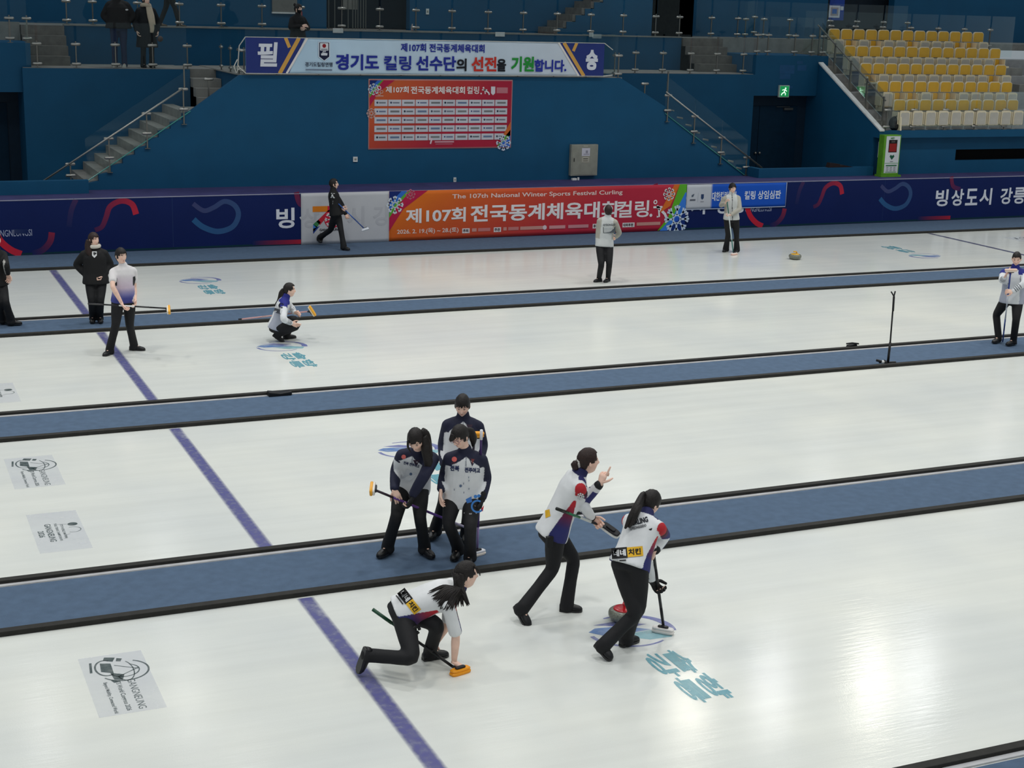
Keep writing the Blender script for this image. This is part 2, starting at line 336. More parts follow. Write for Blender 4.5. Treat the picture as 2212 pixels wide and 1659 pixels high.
for i in range(4):
    ai.box((XS+.14, 34.1+DR*i+.42, 2.4+RR*i), (XS+.64, 34.1+DR*(i+1), 2.4+RR*i+RR/2))
    ai.box((32.6, 34.1+DR*i+.42, 2.4+RR*i), (33.4, 34.1+DR*(i+1), 2.4+RR*i+RR/2))
struct('trim_7', ai, CONC)
# stair rising on the upper concourse
mb = MB(); xq = aty(1196, 75, 40.4).x
for i in range(9): mb.box((xq+.29*i, 40.4, ZU), (xq+.29*9+2, 41.5, ZU+.19*(i+1)))
us = mb.obj('staircase', CONCD); tag(us, 'grey stair rising right against the far wall, above the long banner', 'stairs')
MB().prism([(xq+.29*i+d, 40.37, ZU+.19*i+.19*e-.02) for i in range(9) for d, e in ((.1, 0), (.1, 1))]+[(xq+.29*11, 40.37, ZU+.19*9-.02), (xq+.29*11, 40.37, ZU)], (0, .029, 0)).obj('blue_side', WALL, us)

# ================================================================== ICE SHEETS: dividers, lines, marks
WHERE = {-1: 'beside the advertising boards', 0: 'between the farthest and second ice sheets', 1: 'between the second and third ice sheets', 2: 'between the third and nearest ice sheets', 3: 'at the bottom right corner'}
for k in (-1, 0, 1, 2, 3):
    y = Y2-P*k; y1 = YB if k < 0 else y+1.172
    tag(MB().box((-9, y+.095, 0.), (46, y1-(.0 if k < 0 else .035), .018)).obj('carpet_runner', mat('blue carpet', (78, 98, 122), .95, nz=.09, ns=9, bump=.004, bs=160)),
        'long blue carpet walkway %s' % WHERE[k], 'carpet', 'carpet walkways between ice sheets')
    tag(MB().box((-9, y, 0), (46, y+.093, .048)).obj('foam_bumper', BLACKR, bevel=.006), 'black foam bumper, near side of carpet %s' % WHERE[k].replace('between the ', 'between ').replace(' ice sheets', ' sheets'), 'bumper', 'foam bumpers along the ice')
    if k >= 0:
        tag(MB().box((-9, y+1.172, 0), (46, y+1.226, .016)).obj('metal_strip', mat('pale metal strip', (188, 188, 190), .4)), 'pale metal strip along the far side of carpet %s' % WHERE[k].replace(' ice sheets', ' sheets'), 'strip', 'metal strips by the carpets')
        tag(MB().box((-9, y+1.228, 0), (46, y+1.318, .048)).obj('foam_bumper', BLACKR, bevel=.006), 'black foam bumper, far side of carpet %s' % WHERE[k].replace('between the ', 'between ').replace(' ice sheets', ' sheets'), 'bumper', 'foam bumpers along the ice')
SHEET = {0: 'farthest', 1: 'second farthest', 2: 'third', 3: 'nearest'}
HOG = inkmat('violet line ink', (96, 96, 150), .84, edge=.088)
HOG2 = inkmat('grey violet line ink', (84, 86, 118), .85, edge=.085)
XH = 3.66
for s in range(4):
    ya = Y2-P*s+.0 if s else Y2; yb = Y2-P*(s-1)-.03; ya = Y2-P*s+1.32
    for xx, mm, lab in ((XH, HOG, 'wide violet line painted across the %s ice sheet'), (XH+21.945, HOG2, 'thin grey violet line across %s ice sheet at right')):
        if xx > 20 and s > 0: continue
        tag(MB().add([(-.09, ya-yb, .0), (.09, ya-yb, .0), (.09, 0, .0), (-.09, 0, .0)], [(0, 1, 2, 3)]).obj('hog_line', mm, loc=None), lab % SHEET[s], 'line', 'lines across the ice').location = (xx, yb, .0015)
RB1 = inkmat('blue ring ink', (96, 104, 180), .62, nzs=7); RB2 = inkmat('sky ink', (84, 130, 196), .62, nzs=7); RB3 = inkmat('teal letter ink', (124, 186, 200), .55, nzs=7)
def ring_mark(c, sg, lab):
    """round wave emblem with lettering below it, frozen in the ice; sg=-1: turned round"""
    t = thing('ice_emblem', lab, 'logo', (c[0], c[1], 0), 'blue emblems in the ice')
    def pan(h): return Panel((c[0], c[1], .001), (sg*1, 0, 0), (0, sg*1, 0), (0, 0, 1), h)
    R = .39
    p = pan(.0006); p.band([(R*math.cos(a), R*.86*math.sin(a)) for a in [math.radians(v) for v in range(105, -22, -6)]], (.02, .10), (1, 1, 1)); p.arc(0, 0, R-.01, 180, 300, (.045, .02), (1, 1, 1), ry=R*.86)
    p.poly([(-.26, .22), (-.05, .23), (.22, .08), (.05, .06), (-.12, .15)], (1, 1, 1)); p.obj('emblem_ring', t, RB1)
    p = pan(.0009); p.poly([(-.37, .09), (-.28, .15), (-.12, .13), (.1, .03), (.2, -.04), (.0, -.05), (-.28, -.02)], (1, 1, 1)); p.obj('emblem_wave', t, RB2)
    p = pan(.0009); p.poly([(-.15, -.07), (.0, -.06), (.2, -.05), (.36, -.14), (.3, -.25), (.08, -.24)], (1, 1, 1))
    p2_ = Panel((c[0], c[1], .001), (0, -sg, 0), (sg, 0, 0), (0, 0, 1), .0009)
    p2_.text('솔향', .50, .03, .17, (1, 1, 1), w=1.0, bold=.05); p2_.text('강릉', .50, -.17, .17, (1, 1, 1), w=1.0, bold=.05); p2_.obj('lettering', t, RB3); p.obj('emblem_base', t, RB3)
for cx_, cy_, sg, lab in ((6.22, 29.3, 1, 'small blue ring emblem in the farthest ice, left'), (6.22, 23.2, 1, 'blue ring emblem in the ice under the crouching player'), (6.22, 17.11, 1, 'blue ring emblem in the ice behind the three standing teammates'),
                    (6.2, 11.13, 1, 'large blue ring emblem in the nearest ice under the sweeper'), (atz(2000, 553).x, atz(2000, 553).y, -1, 'faint blue ring emblem in the farthest ice, far right')):
    ring_mark((cx_, cy_), sg, lab)
PAPER = inkmat('frosted film', (216, 219, 228), .36, nzs=1.2); INKG = inkmat('grey print', (70, 84, 84), .75)
def ice_sheet_ad(corner, ex, w, h, kind, lab):
    """printed film frozen in the ice; text runs along -Y (towards the viewer)"""
    o = V((corner[0], corner[1], .0012)); e1 = V((0, -1, 0)); e2 = V((1, 0, 0))
    t = thing('ice_film', lab, 'poster', (o.x, o.y, 0), 'printed films in the ice')
    Panel(o, e1, e2, (0, 0, 1), .0004).rect(0, 0, w, h, (1, 1, 1)).obj('film', t, PAPER)
    p = Panel(o, e1, e2, (0, 0, 1), .001)
    if kind == 0:
        u = w/1.5
        p.arc(u*.46, h*.62, u*.26, -60, 150, .016, (1, 1, 1)); p.arc(u*.46, h*.62, u*.16, -60, 150, .011, (1, 1, 1)); p.arc(u*.46, h*.62, u*.26, -60, 150, .01, (1, 1, 1), ry=u*.1)
        p.band([(u*.3, h*.5), (u*.46, h*.84)], .01, (1, 1, 1)); p.band([(u*.6, h*.5), (u*.44, h*.84)], .01, (1, 1, 1))
        p.poly([(u*.2, h*.3), (u*.42, h*.27), (u*.5, h*.45), (u*.24, h*.46)], (1, 1, 1)); p.arc(u*.34, h*.36, u*.2, 150, 390, .016, (1, 1, 1), ry=h*.16)
        p.poly([(u*.16, h*.14), (u*.42, h*.1), (u*.42, h*.14), (u*.16, h*.18)], (1, 1, 1)); p.poly([(u*.06, h*.4), (u*.14, h*.36), (u*.2, h*.5), (u*.1, h*.56)], (1, 1, 1)); p.poly([(u*.48, h*.4), (u*.66, h*.42), (u*.7, h*.54), (u*.56, h*.6)], (1, 1, 1))
        p.poly([(u*.12, h*.58), (u*.2, h*.55), (u*.22, h*.62), (u*.15, h*.66)], (1, 1, 1)); p.poly([(u*.66, h*.36), (u*.74, h*.4), (u*.72, h*.5)], (1, 1, 1))
        p.text('GANGNEUNG', u*.70, h*.60, h*.12, (1, 1, 1), w=u*.74, bold=.0); p.text('ITS World Congress 2026', u*.70, h*.40, h*.10, (1, 1, 1), w=u*.74); p.text('Beyond Mobility, Connected World', u*.70, h*.22, h*.08, (1, 1, 1), w=u*.76)
    else:
        p.text('GANGNEUNG', w*.3, h*.27, h*.13, (1, 1, 1), w=w*.45, bold=.02); p.text('2026', w*.46, h*.1, h*.12, (1, 1, 1), w=w*.16, bold=.02)
        p.text('TABLE TENNIS CHAMPIONSHIPS', w*.3, h*.46, h*.055, (1, 1, 1), w=w*.45); p.text('ITTF WORLD MASTERS', w*.34, h*.57, h*.055, (1, 1, 1), w=w*.36)
        p.disc(w*.36, h*.82, h*.1, (1, 1, 1)); p.arc(w*.5, h*.78, h*.16, 200, -30, .008, (1, 1, 1)); p.band([(w*.35, h*.72), (w*.33, h*.48)], .006, (1, 1, 1)); p.band([(w*.6, h*.7), (w*.62, h*.6), (w*.70, h*.6), (w*.70, h*.54)], .006, (1, 1, 1))
    p.obj('lettering', t, INKG)
def film(c00, c10, c01, kind, lab):
    a = atz(*c00); b = atz(*c10); c = atz(*c01); ice_sheet_ad((a.x, a.y), None, abs(a.y-b.y), abs(c.x-a.x), kind, lab)
film((168, 1424), (208, 1552), (302, 1400), 0, 'large frosted film with globe emblem in the nearest ice, bottom left')
film((56, 1113), (90, 1196), (165, 1106), 1, 'frosted film with ball emblem in the third ice sheet near its carpet')
film((8, 992), (36, 1057), (112, 982), 0, 'frosted film with globe emblem in the third ice sheet, left edge')
film((-62, 833), (-38, 874), (26, 824), 1, 'frosted film cut by the left edge on the second ice sheet')
film((2165, 513), (2215, 530), (2240, 500), 0, 'frosted film at the right edge on the farthest ice sheet')
# ================================================================== ADVERTISING BOARD
NAVY = (10, 30, 86)
bd = thing('advertising_board', 'long navy advertising board with swirls and white lettering along the far rink side', 'board', (15, YB, 0))
MB().box((-4, YB, .03), (46, YB+.05, 1.175), NAVY).obj('board_face', PRINT, bd)
MB().box((-4, YB-.006, 1.176), (46, YB+.06, 1.19)).obj('top_edge', mat('pale edging', (150, 150, 170), .5), bd)
X1 = aty(597, 478, YB).x; X3 = aty(2021, 430, YB).x; PERB = (X3-X1)/2
RED, PUR, TEA = (196, 40, 62), (84, 40, 92), (40, 92, 140)
for j in range(-1, 3):
    xo = X1+PERB*j
    if j == 2: xo = X3
    p = Panel((xo, YB-.001, 0), (1, 0, 0), (0, 0, 1), (0, -1, 0))
    xs = [0, .54, 1.03, 1.52, 2.25, 2.72]
    for ch, x in zip('빙상도시강릉', xs): p.text(ch, x, .41, .46, (226, 228, 236), w=.42, bold=.025)
    p.text('GANGNEUNGSI', 3.14, .43, .14, (170, 176, 200), w=.80, bold=.0)
    p.obj('lettering', bd)
    p = Panel((xo, YB-.001, 0), (1, 0, 0), (0, 0, 1), (0, -1, 0), step=.0006)
    def sw(pts, wd, c0, c1):
        pp = []
        for a, b in pts: v = aty(a, b, YB); pp.append(V((v.x-X1+PERB, 0, v.z)))
        p.band([(v.x, v.z) for v in cat(pp, 6)], wd, c0, c1); p.lay()
    sw([(205, 497), (220, 490), (229, 470), (238, 446), (262, 434), (285, 441), (294, 463)], (.10, .13), (70, 34, 76), RED)
    sw([(164, 431), (154, 455), (149, 490)], .11, (70, 44, 86), (24, 36, 88))
    sw([(417, 440), (440, 455), (462, 448), (485, 435), (507, 444), (515, 465), (502, 490), (470, 500), (438, 490), (418, 474)], (.10, .13), (62, 66, 110), TEA)
    sw([(112, 502), (108, 522), (92, 540), (70, 548)], .13, (150, 40, 66), (20, 34, 88)); sw([(-12, 498), (2, 522), (24, 540), (46, 549)], .14, (208, 34, 56), RED)
    sw([(545, 525), (580, 524), (650, 522)], .1, (14, 34, 88), (180, 36, 58)); sw([(640, 415), (648, 440), (672, 448)], .12, (120, 36, 66), (70, 36, 90))
    sw([(30, 500), (60, 500)], .09, (50, 60, 98), (16, 36, 88))
    p.obj('printed_swirl', bd)
p = Panel((0, YB-.0005, 0), (1, 0, 0), (0, 0, 1), (0, -1, 0))
p.rect(-4, .03, 46, .07, (10, 50, 62))
for xq in (6.45, 12.8, 19.1, 25.5): p.rect(xq, .05, xq+.012, 1.17, (34, 54, 100))
p.obj('seam_line', bd)

# ------------------------------------------------------------------ white sheet with the big 7, hung over the board
xa, xb = aty(650, 475, YB).x, aty(840, 470, YB).x
wb = thing('white_banner', 'white banner with large coloured 7 and snowflake, hung on the navy board', 'banner', ((xa+xb)/2, YB-.02, .05))
def cloth(o, ex, ez, w_, h_, fn, nx, nz, amp, name, parent, n=(0, -1, 0)):
    """hanging printed cloth with slight ripples and real thickness"""
    mb = MB(); o = V(o); ex = V(ex); ez = V(ez); n = V(n)
    for j in range(nz+1):
        for i in range(nx+1):
            x, z = w_*i/nx, h_*j/nz
            mb.v.append(o+ex*x+ez*z+n*(amp*(math.sin(x*3.1+z*2)*.5+math.sin(x*7.7-z*5)*.3-.8))); mb.c.append(fn(x, z))
    mb.f += [(j*(nx+1)+i, j*(nx+1)+i+1, (j+1)*(nx+1)+i+1, (j+1)*(nx+1)+i) for j in range(nz) for i in range(nx)]
    ob = mb.obj(name, PRINT, parent, smooth=True); s = ob.modifiers.new('thick', 'SOLIDIFY'); s.thickness = .003; s.offset = 0; return ob
cloth((xa, YB-.016, .02), (1, 0, 0), (0, 0, 1), xb-xa, 1.17, lambda x, z: (196, 196, 200), 24, 14, .003, 'banner_cloth', wb)
p = Panel((xa, YB-.018, .02), (1, 0, 0), (0, 0, 1), (0, -1, 0))
OR, CR = (222, 128, 34), (206, 40, 66)
p.rect(.27, .74, .62, .87, OR); p.poly([(.62, .74), (.62, .87), (.84, .87), (.84, .74), (.7, .6)], CR)
p.poly([(.84, .87), (.44, .44), (.36, .52), (.62, .76)], (200, 44, 60)); p.poly([(.40, .56), (.46, .50), (.36, .38), (.28, .46)], (60, 130, 80)); p.poly([(.28, .46), (.38, .40), (.28, .28)], (70, 130, 200)); p.poly([(.28, .36), (.44, .42), (.28, .24)], (28, 58, 140))
p.lay().disc(.74, .56, .2, CR); p.lay().flake(.74, .56, .19, (232, 226, 228), .022)
p.text('GANGNEUNG', .43, .30, .055, (60, 60, 66), w=.5, bold=.03); p.text('2026', .43, .21, .06, (130, 130, 136), w=.2)
p.obj('artwork', wb)
p = Panel((xa, YB-.0165, .02), (1, 0, 0), (0, 0, 1), (0, -1, 0), step=.001)
for ch, x in (('상', .02), ('시', 1.1), ('강', 1.72)): p.text(ch, x, .38, .46, (186, 186, 191), w=.40, bold=.025)
p.obj('show_through_lettering', wb)
# ------------------------------------------------------------------ orange to red banner on the board
xa, xb = aty(840, 470, YB).x, aty(1480, 450, YB).x; W = xb-xa; Hh = 1.16
rb = thing('event_banner', 'long orange and red event banner with white lettering, hung on the navy board', 'banner', ((xa+xb)/2, YB-.02, .05))
def orange(x, z, W=W, Hh=Hh):
    t = max(0, min(1, (x/W*1.5-z/Hh*.35+.15))); a, b = (222, 112, 34), (186, 44, 66)
    return tuple(a[k]*(1-t)+b[k]*t for k in range(3))
cloth((xa, YB-.016, .03), (1, 0, 0), (0, 0, 1), W, Hh, orange, 64, 12, .003, 'banner_cloth', rb)
q0 = (xa, YB-.018, .03)
def corner_art(p, W, H, s):
    p.poly([(0, H), (.95*s, H), (.35*s, H-.42*s), (0, H-.72*s*1.3)], (186, 32, 74)); p.lay()
    p.poly([(0, H), (.52*s, H), (.2*s, H-.34*s), (0, H-.62*s)], (96, 168, 60)); p.lay(); p.poly([(0, H), (.45*s, H), (.15*s, H-.28*s), (0, H-.5*s)], (52, 110, 200)); p.lay()
    p.poly([(0, H), (.3*s, H), (0, H-.3*s)], (24, 44, 112)); p.lay(); p.flake(.14*s, H-.32*s, .21*s, (220, 228, 236), .03*s)
    p.lay()
p = Panel(q0, (1, 0, 0), (0, 0, 1), (0, -1, 0), step=.0006); corner_art(p, W, Hh, 1.0); p.flake(.52, Hh-.08, .12, (214, 120, 140), .018)
p.poly([(W-.75, .45), (W-.36, Hh), (W-.2, Hh), (W-.45, .62)], (222, 112, 44)); p.lay(); p.poly([(W-.78, 0), (W-.5, .32), (W-.2, Hh), (W, Hh), (W, .62), (W-.25, .2)], (96, 178, 46)); p.lay()
p.poly([(W-.72, 0), (W-.35, .35), (W-.03, .95), (W, .95), (W, 0)], (60, 128, 220)); p.lay(); p.poly([(W-.5, 0), (W-.3, .2), (W, .5), (W, 0)], (20, 50, 120)); p.lay()
p.flake(W-.24, .28, .36, (206, 220, 236), .05); p.disc(W-.24, .28, .06, (40, 90, 200)); p.flake(W-.5, .92, .17, (240, 226, 226), .03)
p.obj('artwork', rb)
p = Panel(q0, (1, 0, 0), (0, 0, 1), (0, -1, 0)); WT = (238, 232, 232)
p.text('The 107th National Winter Sports Festival Curling', W*.198, .92, .135, (238, 214, 208), w=W*.572, bold=.014)
p.text('제107회', W*.052, .40, .34, WT, w=W*.19, bold=.03); p.text('전국동계체육대회', W*.258, .38, .40, WT, w=W*.495, bold=.03); p.text('컬링', W*.752, .36, .42, WT, w=W*.115, bold=.018)
x = W*.875; p.disc(x+.0, .40, .04, WT); p.arc(x+.11, .73, .042, 0, 360, .026, WT); p.band([(x+.06, .60), (x+.32, .60)], .05, WT); p.band([(x+.16, .63), (x+.40, .42), (x+.46, .30)], .07, WT); p.band([(x+.22, .56), (x+.24, .36), (x+.17, .36)], .05, WT)
p.text('2026. 2. 19.(목) ~ 28.(토)', W*.025, .13, .14, (238, 218, 210), w=W*.195, bold=.016)
p.obj('lettering', rb)
p = Panel(q0, (1, 0, 0), (0, 0, 1), (0, -1, 0))
for lab, x, ws in (('주최', .232, (.02, .045)), ('주관', .335, (.016, .04, .085)), ('후원', .67, (.05,)), ('대회후원', .775, (.09,))):
    p.rect(W*x, .12, W*x+.075*len(lab)+.04, .235, (232, 222, 222)); p.lay(); p.text(lab, W*x+.02, .14, .075, (50, 30, 40), bold=.03); p.h -= p.step
    xx = W*x+.075*len(lab)+.1
    for j, wd in enumerate(ws): p.rect(xx, .15, xx+wd*W-.04, .23, (206, 128, 124) if j % 2 else (208, 150, 140)); xx += wd*W
p.lay(); p.lay(); p.disc(W*.505, .19, .055, (226, 206, 210)); p.lay(); p.rect(W*.52, .15, W*.575, .23, (214, 150, 152)); p.rect(W*.585, .15, W*.655, .23, (206, 140, 146))
p.obj('sponsor_mark', rb)
# ------------------------------------------------------------------ small blue and white banner on the board, right
xa, xb = aty(1482, 430, YB).x, aty(1697, 420, YB).x; W = xb-xa; z0, z1 = aty(1500, 452, YB).z, 1.17
sb = thing('small_banner', 'small white and royal blue banner with white lettering, right of the red event banner', 'banner', ((xa+xb)/2, YB-.02, z0))
cloth((xa, YB-.02, z0), (1, 0, 0), (0, 0, 1), W, z1-z0, lambda x, z: (204, 206, 212) if x < W*.235 else (26, 88, 196), 47, 8, .003, 'banner_cloth', sb)
p = Panel((xa, YB-.023, z0), (1, 0, 0), (0, 0, 1), (0, -1, 0))
p.text('대한컬링연맹', W*.25, .20, .23, (232, 236, 246), w=W*.24, bold=.02); p.text('컬링 상임심판', W*.575, .21, .22, (232, 236, 246), w=W*.37, bold=.02)
p.poly([(.14, .36), (.22, .40), (.2, .33), (.15, .31)], (90, 100, 116)); p.rect(.1, .22, .26, .26, (96, 100, 112)); p.rect(.33, .18, .335, .42, (150, 154, 162)); p.poly([(.42, .38), (.5, .38), (.5, .28), (.46, .24), (.42, .28)], (50, 70, 110)); p.rect(.41, .18, .51, .2, (150, 152, 160))
p.band([(0, 0), (W, 0), (W, z1-z0)], .02, (190, 200, 220))
p.obj('lettering', sb)

# ------------------------------------------------------------------ red wall poster with sponsor cells
xa, xb, z0, z1 = 11.47, 15.2, 1.99, 3.655; W = xb-xa; Hh = z1-z0
ps = thing('wall_poster', 'large red wall poster with rows of small white sponsor cells on the blue wall', 'poster', ((xa+xb)/2, YW-.02, z0))
cloth((xa, YW-.016, z0), (1, 0, 0), (0, 0, 1), W, Hh, lambda x, z: (200, 160, 160) if min(x, W-x, z, Hh-z) < .03 else (tuple(a*(1-t)+b*t for a, b, t in zip((206, 96, 52), (176, 36, 62), [min(1, max(0, x/W*1.4-(z/Hh-.4)*.7+.1))]*3))), 124, 40, .006, 'poster_sheet', ps)
p = Panel((xa+.03, YW-.017, z0+.03), (1, 0, 0), (0, 0, 1), (0, -1, 0), step=.0012)
corner_art(p, W-.06, Hh-.06, .66); p.poly([(W-.06, .62), (W-.25, .3), (W-.06, .25)], (214, 110, 50)); p.poly([(W-.06, .42), (W-.42, 0), (W-.06, 0)], (96, 168, 60)); p.lay(); p.poly([(W-.06, .28), (W-.4, 0), (W-.06, 0)], (60, 110, 200)); p.lay(); p.flake(W-.24, .1, .2, (214, 220, 236), .03); p.flake(.04, .83, .12, (232, 190, 180), .02)
p.obj('artwork', ps)
p = Panel((xa, YW-.0185, z0), (1, 0, 0), (0, 0, 1), (0, -1, 0))
p.text('제107회', W*.115, 1.34, .155, (240, 228, 224), w=W*.155, bold=.03); p.text('전국동계체육대회', W*.285, 1.32, .175, (240, 228, 224), w=W*.375, bold=.03); p.text('컬링', W*.675, 1.32, .18, (240, 228, 224), w=W*.085, bold=.015)
x = W*.775; q = 1.32; p.disc(x-.0, q+.01, .02, WT); p.disc(x+.06, q+.15, .022, WT); p.band([(x+.02, q+.1), (x+.16, q+.1)], .025, WT); p.band([(x+.08, q+.11), (x+.2, q+.03), (x+.22, q-.02)], .034, WT); p.band([(x+.1, q+.09), (x+.11, q)], .025, WT)
p.poly([(W*.845, 1.5), (W*.875, 1.5), (W*.875, 1.34), (W*.86, 1.29), (W*.845, 1.34)], (226, 220, 226)); p.rect(W*.885, 1.34, W*.965, 1.48, (196, 120, 130))
for k in range(3): p.arc(W*.055+k*.06-.0, 1.345+(.02 if k % 2 == 0 else -.02), .035, 0, 360, .01, (226, 200, 190), n=14)
p.arc(W*.07, 1.455, .045, 0, 360, .018, (236, 226, 230), n=14); p.rect(W*.045, 1.26, W*.1, 1.275, (226, 200, 190))
p.text('7', W*.42, .12, .14, (232, 206, 214), w=.1, bold=.06, skew=-.2); p.rect(W*.455, .15, W*.59, .185, (214, 160, 172)); p.rect(W*.46, .11, W*.58, .12, (214, 160, 172))
p.obj('lettering', ps)
p = Panel((xa, YW-.0185, z0), (1, 0, 0), (0, 0, 1), (0, -1, 0)); pm = Panel((xa, YW-.0205, z0), (1, 0, 0), (0, 0, 1), (0, -1, 0))
cw, chh = W*.0945, .172
for r in range(5):
    for c in range(10):
        x = W*.04+c*chh*0+c*(W*.93/10); z = 1.03-r*.205; p.rect(x, z, x+cw*.93, z+.15, (206, 206, 214))
        k = (c+r*3) % 7; d = [(70, 80, 96), (80, 84, 110), (96, 98, 100), (50, 66, 120), (84, 86, 90), (40, 52, 70), (60, 90, 150)][k]
        if k in (0, 1, 3, 5): pm.disc(x+cw*.2, z+.08, .026 if k != 3 else .02, d, n=12); pm.rect(x+cw*.32, z+.06, x+cw*.8, z+.095, tuple(v*.5+90 for v in d))
        else: pm.rect(x+cw*.15, z+.055, x+cw*.8, z+.10, tuple(v*.5+80 for v in d))
p.obj('sponsor_cell', ps); pm.obj('sponsor_mark', ps)

# ------------------------------------------------------------------ long hanging banner on the walkway glass
YH = 34.5; xa, xb = aty(530, 78, YH).x, aty(1306, 95, YH).x; z0, z1 = 3.765, 4.575; W = xb-xa; Hh = z1-z0
hb = thing('hanging_banner', 'long pale blue banner with navy ends and big Korean lettering tied to the walkway glass', 'banner', ((xa+xb)/2, YH, z0))
def hcol(x, z):
    t = min(1, max(0, (x/W-.1)/.8)); return tuple(a*(1-t)+b*t for a, b in zip((190, 218, 238), (214, 222, 232)))
cloth((xa, YH, z0), (1, 0, 0), (0, 0, 1), W, Hh, hcol, 60, 10, .012, 'banner_cloth', hb)
p = Panel((xa, YH-.004, z0), (1, 0, 0), (0, 0, 1), (0, -1, 0), step=.0015); NV2 = (44, 58, 124); GO = (222, 168, 84)
p.poly([(0, 0), (W*.11, 0), (W*.152, Hh), (0, Hh)], NV2); p.poly([(W, 0), (W*.925, 0), (W*.862, Hh), (W, Hh)], NV2); p.lay()
p.band([(W*.086, 0), (W*.137, Hh)], .09, GO); p.band([(W*.112, Hh*.73), (W*.102, Hh)], .08, GO); p.band([(W*.104, 0), (W*.158, Hh)], .05, (240, 232, 226)); p.band([(W*.94, 0), (W*.876, Hh)], .09, GO); p.band([(W*.905, Hh*.75), (W*.915, Hh)], .08, GO); p.band([(W*.925, 0), (W*.86, Hh)], .05, (240, 232, 226))
p.lay(); x = W*.187; p.poly([(x, Hh*.9), (x+.28, Hh*.9), (x+.28, Hh*.48), (x+.14, Hh*.36), (x, Hh*.48)], (226, 232, 240)); p.lay(); p.poly([(x+.02, Hh*.88), (x+.26, Hh*.88), (x+.26, Hh*.49), (x+.14, Hh*.38), (x+.02, Hh*.49)], (28, 34, 62)); p.lay()
p.rect(x+.04, Hh*.66, x+.24, Hh*.865, (226, 226, 230)); p.lay(); p.disc(x+.14, Hh*.79, .045, (150, 34, 40)); p.rect(x+.06, Hh*.685, x+.22, Hh*.705, (90, 96, 110)); p.poly([(x+.07, Hh*.52), (x+.21, Hh*.52), (x+.22, Hh*.58), (x+.16, Hh*.6), (x+.12, Hh*.6), (x+.06, Hh*.57)], (222, 224, 230)); p.band([(x+.1, Hh*.6), (x+.12, Hh*.635), (x+.18, Hh*.635)], .02, (222, 224, 230))
p.obj('artwork', hb)
p = Panel((xa, YH-.0045, z0), (1, 0, 0), (0, 0, 1), (0, -1, 0)); p.h = .012; BL = (38, 50, 150)
p.text('필', W*.028, Hh*.2, Hh*.66, (226, 228, 236), w=W*.05, bold=.036, skew=.08); p.text('승', W*.945, Hh*.2, Hh*.58, (226, 228, 236), w=W*.034, bold=.06)
p.text('경기도컬링연맹', W*.152, Hh*.2, Hh*.13, (40, 46, 66), w=W*.072, bold=.02); p.rect(W*.153, Hh*.1, W*.223, Hh*.13, (110, 120, 140))
p.text('제107회 전국동계체육대회', W*.408, Hh*.66, Hh*.24, BL, w=W*.235, bold=.03)
for s, x0, x1, c, h in (('경기도', .233, .348, BL, .44), ('컬링', .362, .437, BL, .42), ('선수단', .451, .562, BL, .42), ('의', .564, .592, (30, 32, 40), .36), ('선전', .607, .678, (206, 56, 44), .42), ('을', .68, .706, (30, 32, 40), .36), ('기원', .722, .788, (40, 150, 60), .44), ('합니다.', .790, .885, (42, 56, 160), .36)):
    p.text(s, W*x0, Hh*.12, Hh*h, c, w=W*(x1-x0), bold=.024 if s == '컬링' else .04)
p.obj('lettering', hb)
rp = MB(); a = V((xa, YH, z1)); b = V((xa, YH, z0))
rp.tube([a, a+V((-.12, .1, -.2)), a+V((-.16, .14, -.75))], .012, 6); rp.tube([b, b+V((-.12, .12, .12)), b+V((-.16, .14, .2))], .012, 6); rp.tube([b+V((-.16, .14, .3)), b+V((-.25, .1, .15)), b+V((-.2, .1, 0)), b+V((-.14, .1, .1))], .012, 6)
a = V((xb, YH, z1)); b = V((xb, YH, z0)); rp.tube([a, a+V((.32, .16, -.16))], .012, 6); rp.tube([b, b+V((.34, .16, .02))], .014, 6)
rp.tube([V((xa, YH-.01, z1)), V((xb, YH-.01, z1))], .008, 5); rp.tube([V((xa, YH-.01, z0)), V((xb, YH-.01, z0))], .008, 5)
rp.obj('tie_rope', mat('white rope', (214, 210, 200), .8), hb)

# ================================================================== GLASS BALUSTRADES
def post(mb_parent, q, h, d, clamps=(.12, .56)):
    """steel post at q with glass clamps that reach along d"""
    q = V(q); d = V(d).normalized(); n = V((-d.y, d.x, 0)).normalized()
    m = MB(); m.prism([q+n*.012+d*.015, q-n*.012+d*.015, q-n*.012-d*.015, q+n*.012-d*.015], (0, 0, h))
    m.prism([q+n*.04+d*.06, q-n*.04+d*.06, q-n*.04-d*.06, q+n*.04-d*.06], (0, 0, .012))
    o = m.obj('post', STEELD, mb_parent, loc=q)
    c = MB()
    for z in clamps: c.tube([q+V((0, 0, z))-d*.11, q+V((0, 0, z))-d*.09, q+V((0, 0, z))+d*.09, q+V((0, 0, z))+d*.11], [.018, .034, .034, .018], 8)
    c.obj('glass_clamp', STEEL, o, smooth=True)
def rail(label, a, b, ts, h=.62, g0=.06, g1=1.06, name='glass_balustrade', clamps=(.1, .55), gaps=None):
    """balustrade from a to b: posts at ts (0..1 along it), glass panes between them"""
    a, b = V(a), V(b); d = b-a; L_ = d.length; dh = V((d.x, d.y, 0)).normalized(); n = V((-dh.y, dh.x, 0))*.006
    t = thing(name, label, 'railing', a, 'glass balustrades')
    for u in ts: post(t, a+d*u, h, dh, clamps)
    ed = sorted(set([0., 1.]+[u for u in ts if .03 < u < .97]))
    for u, v in zip(ed[:-1], ed[1:]):
        m = MB(); p0 = a+d*(u+.03/L_); p1 = a+d*(v-.03/L_)
        m.prism([p0+V((0, 0, g0))-n, p1+V((0, 0, g0))-n, p1+V((0, 0, g1))-n, p0+V((0, 0, g1))-n], n*2); m.obj('glass_pane', GLASS, t)
    return t
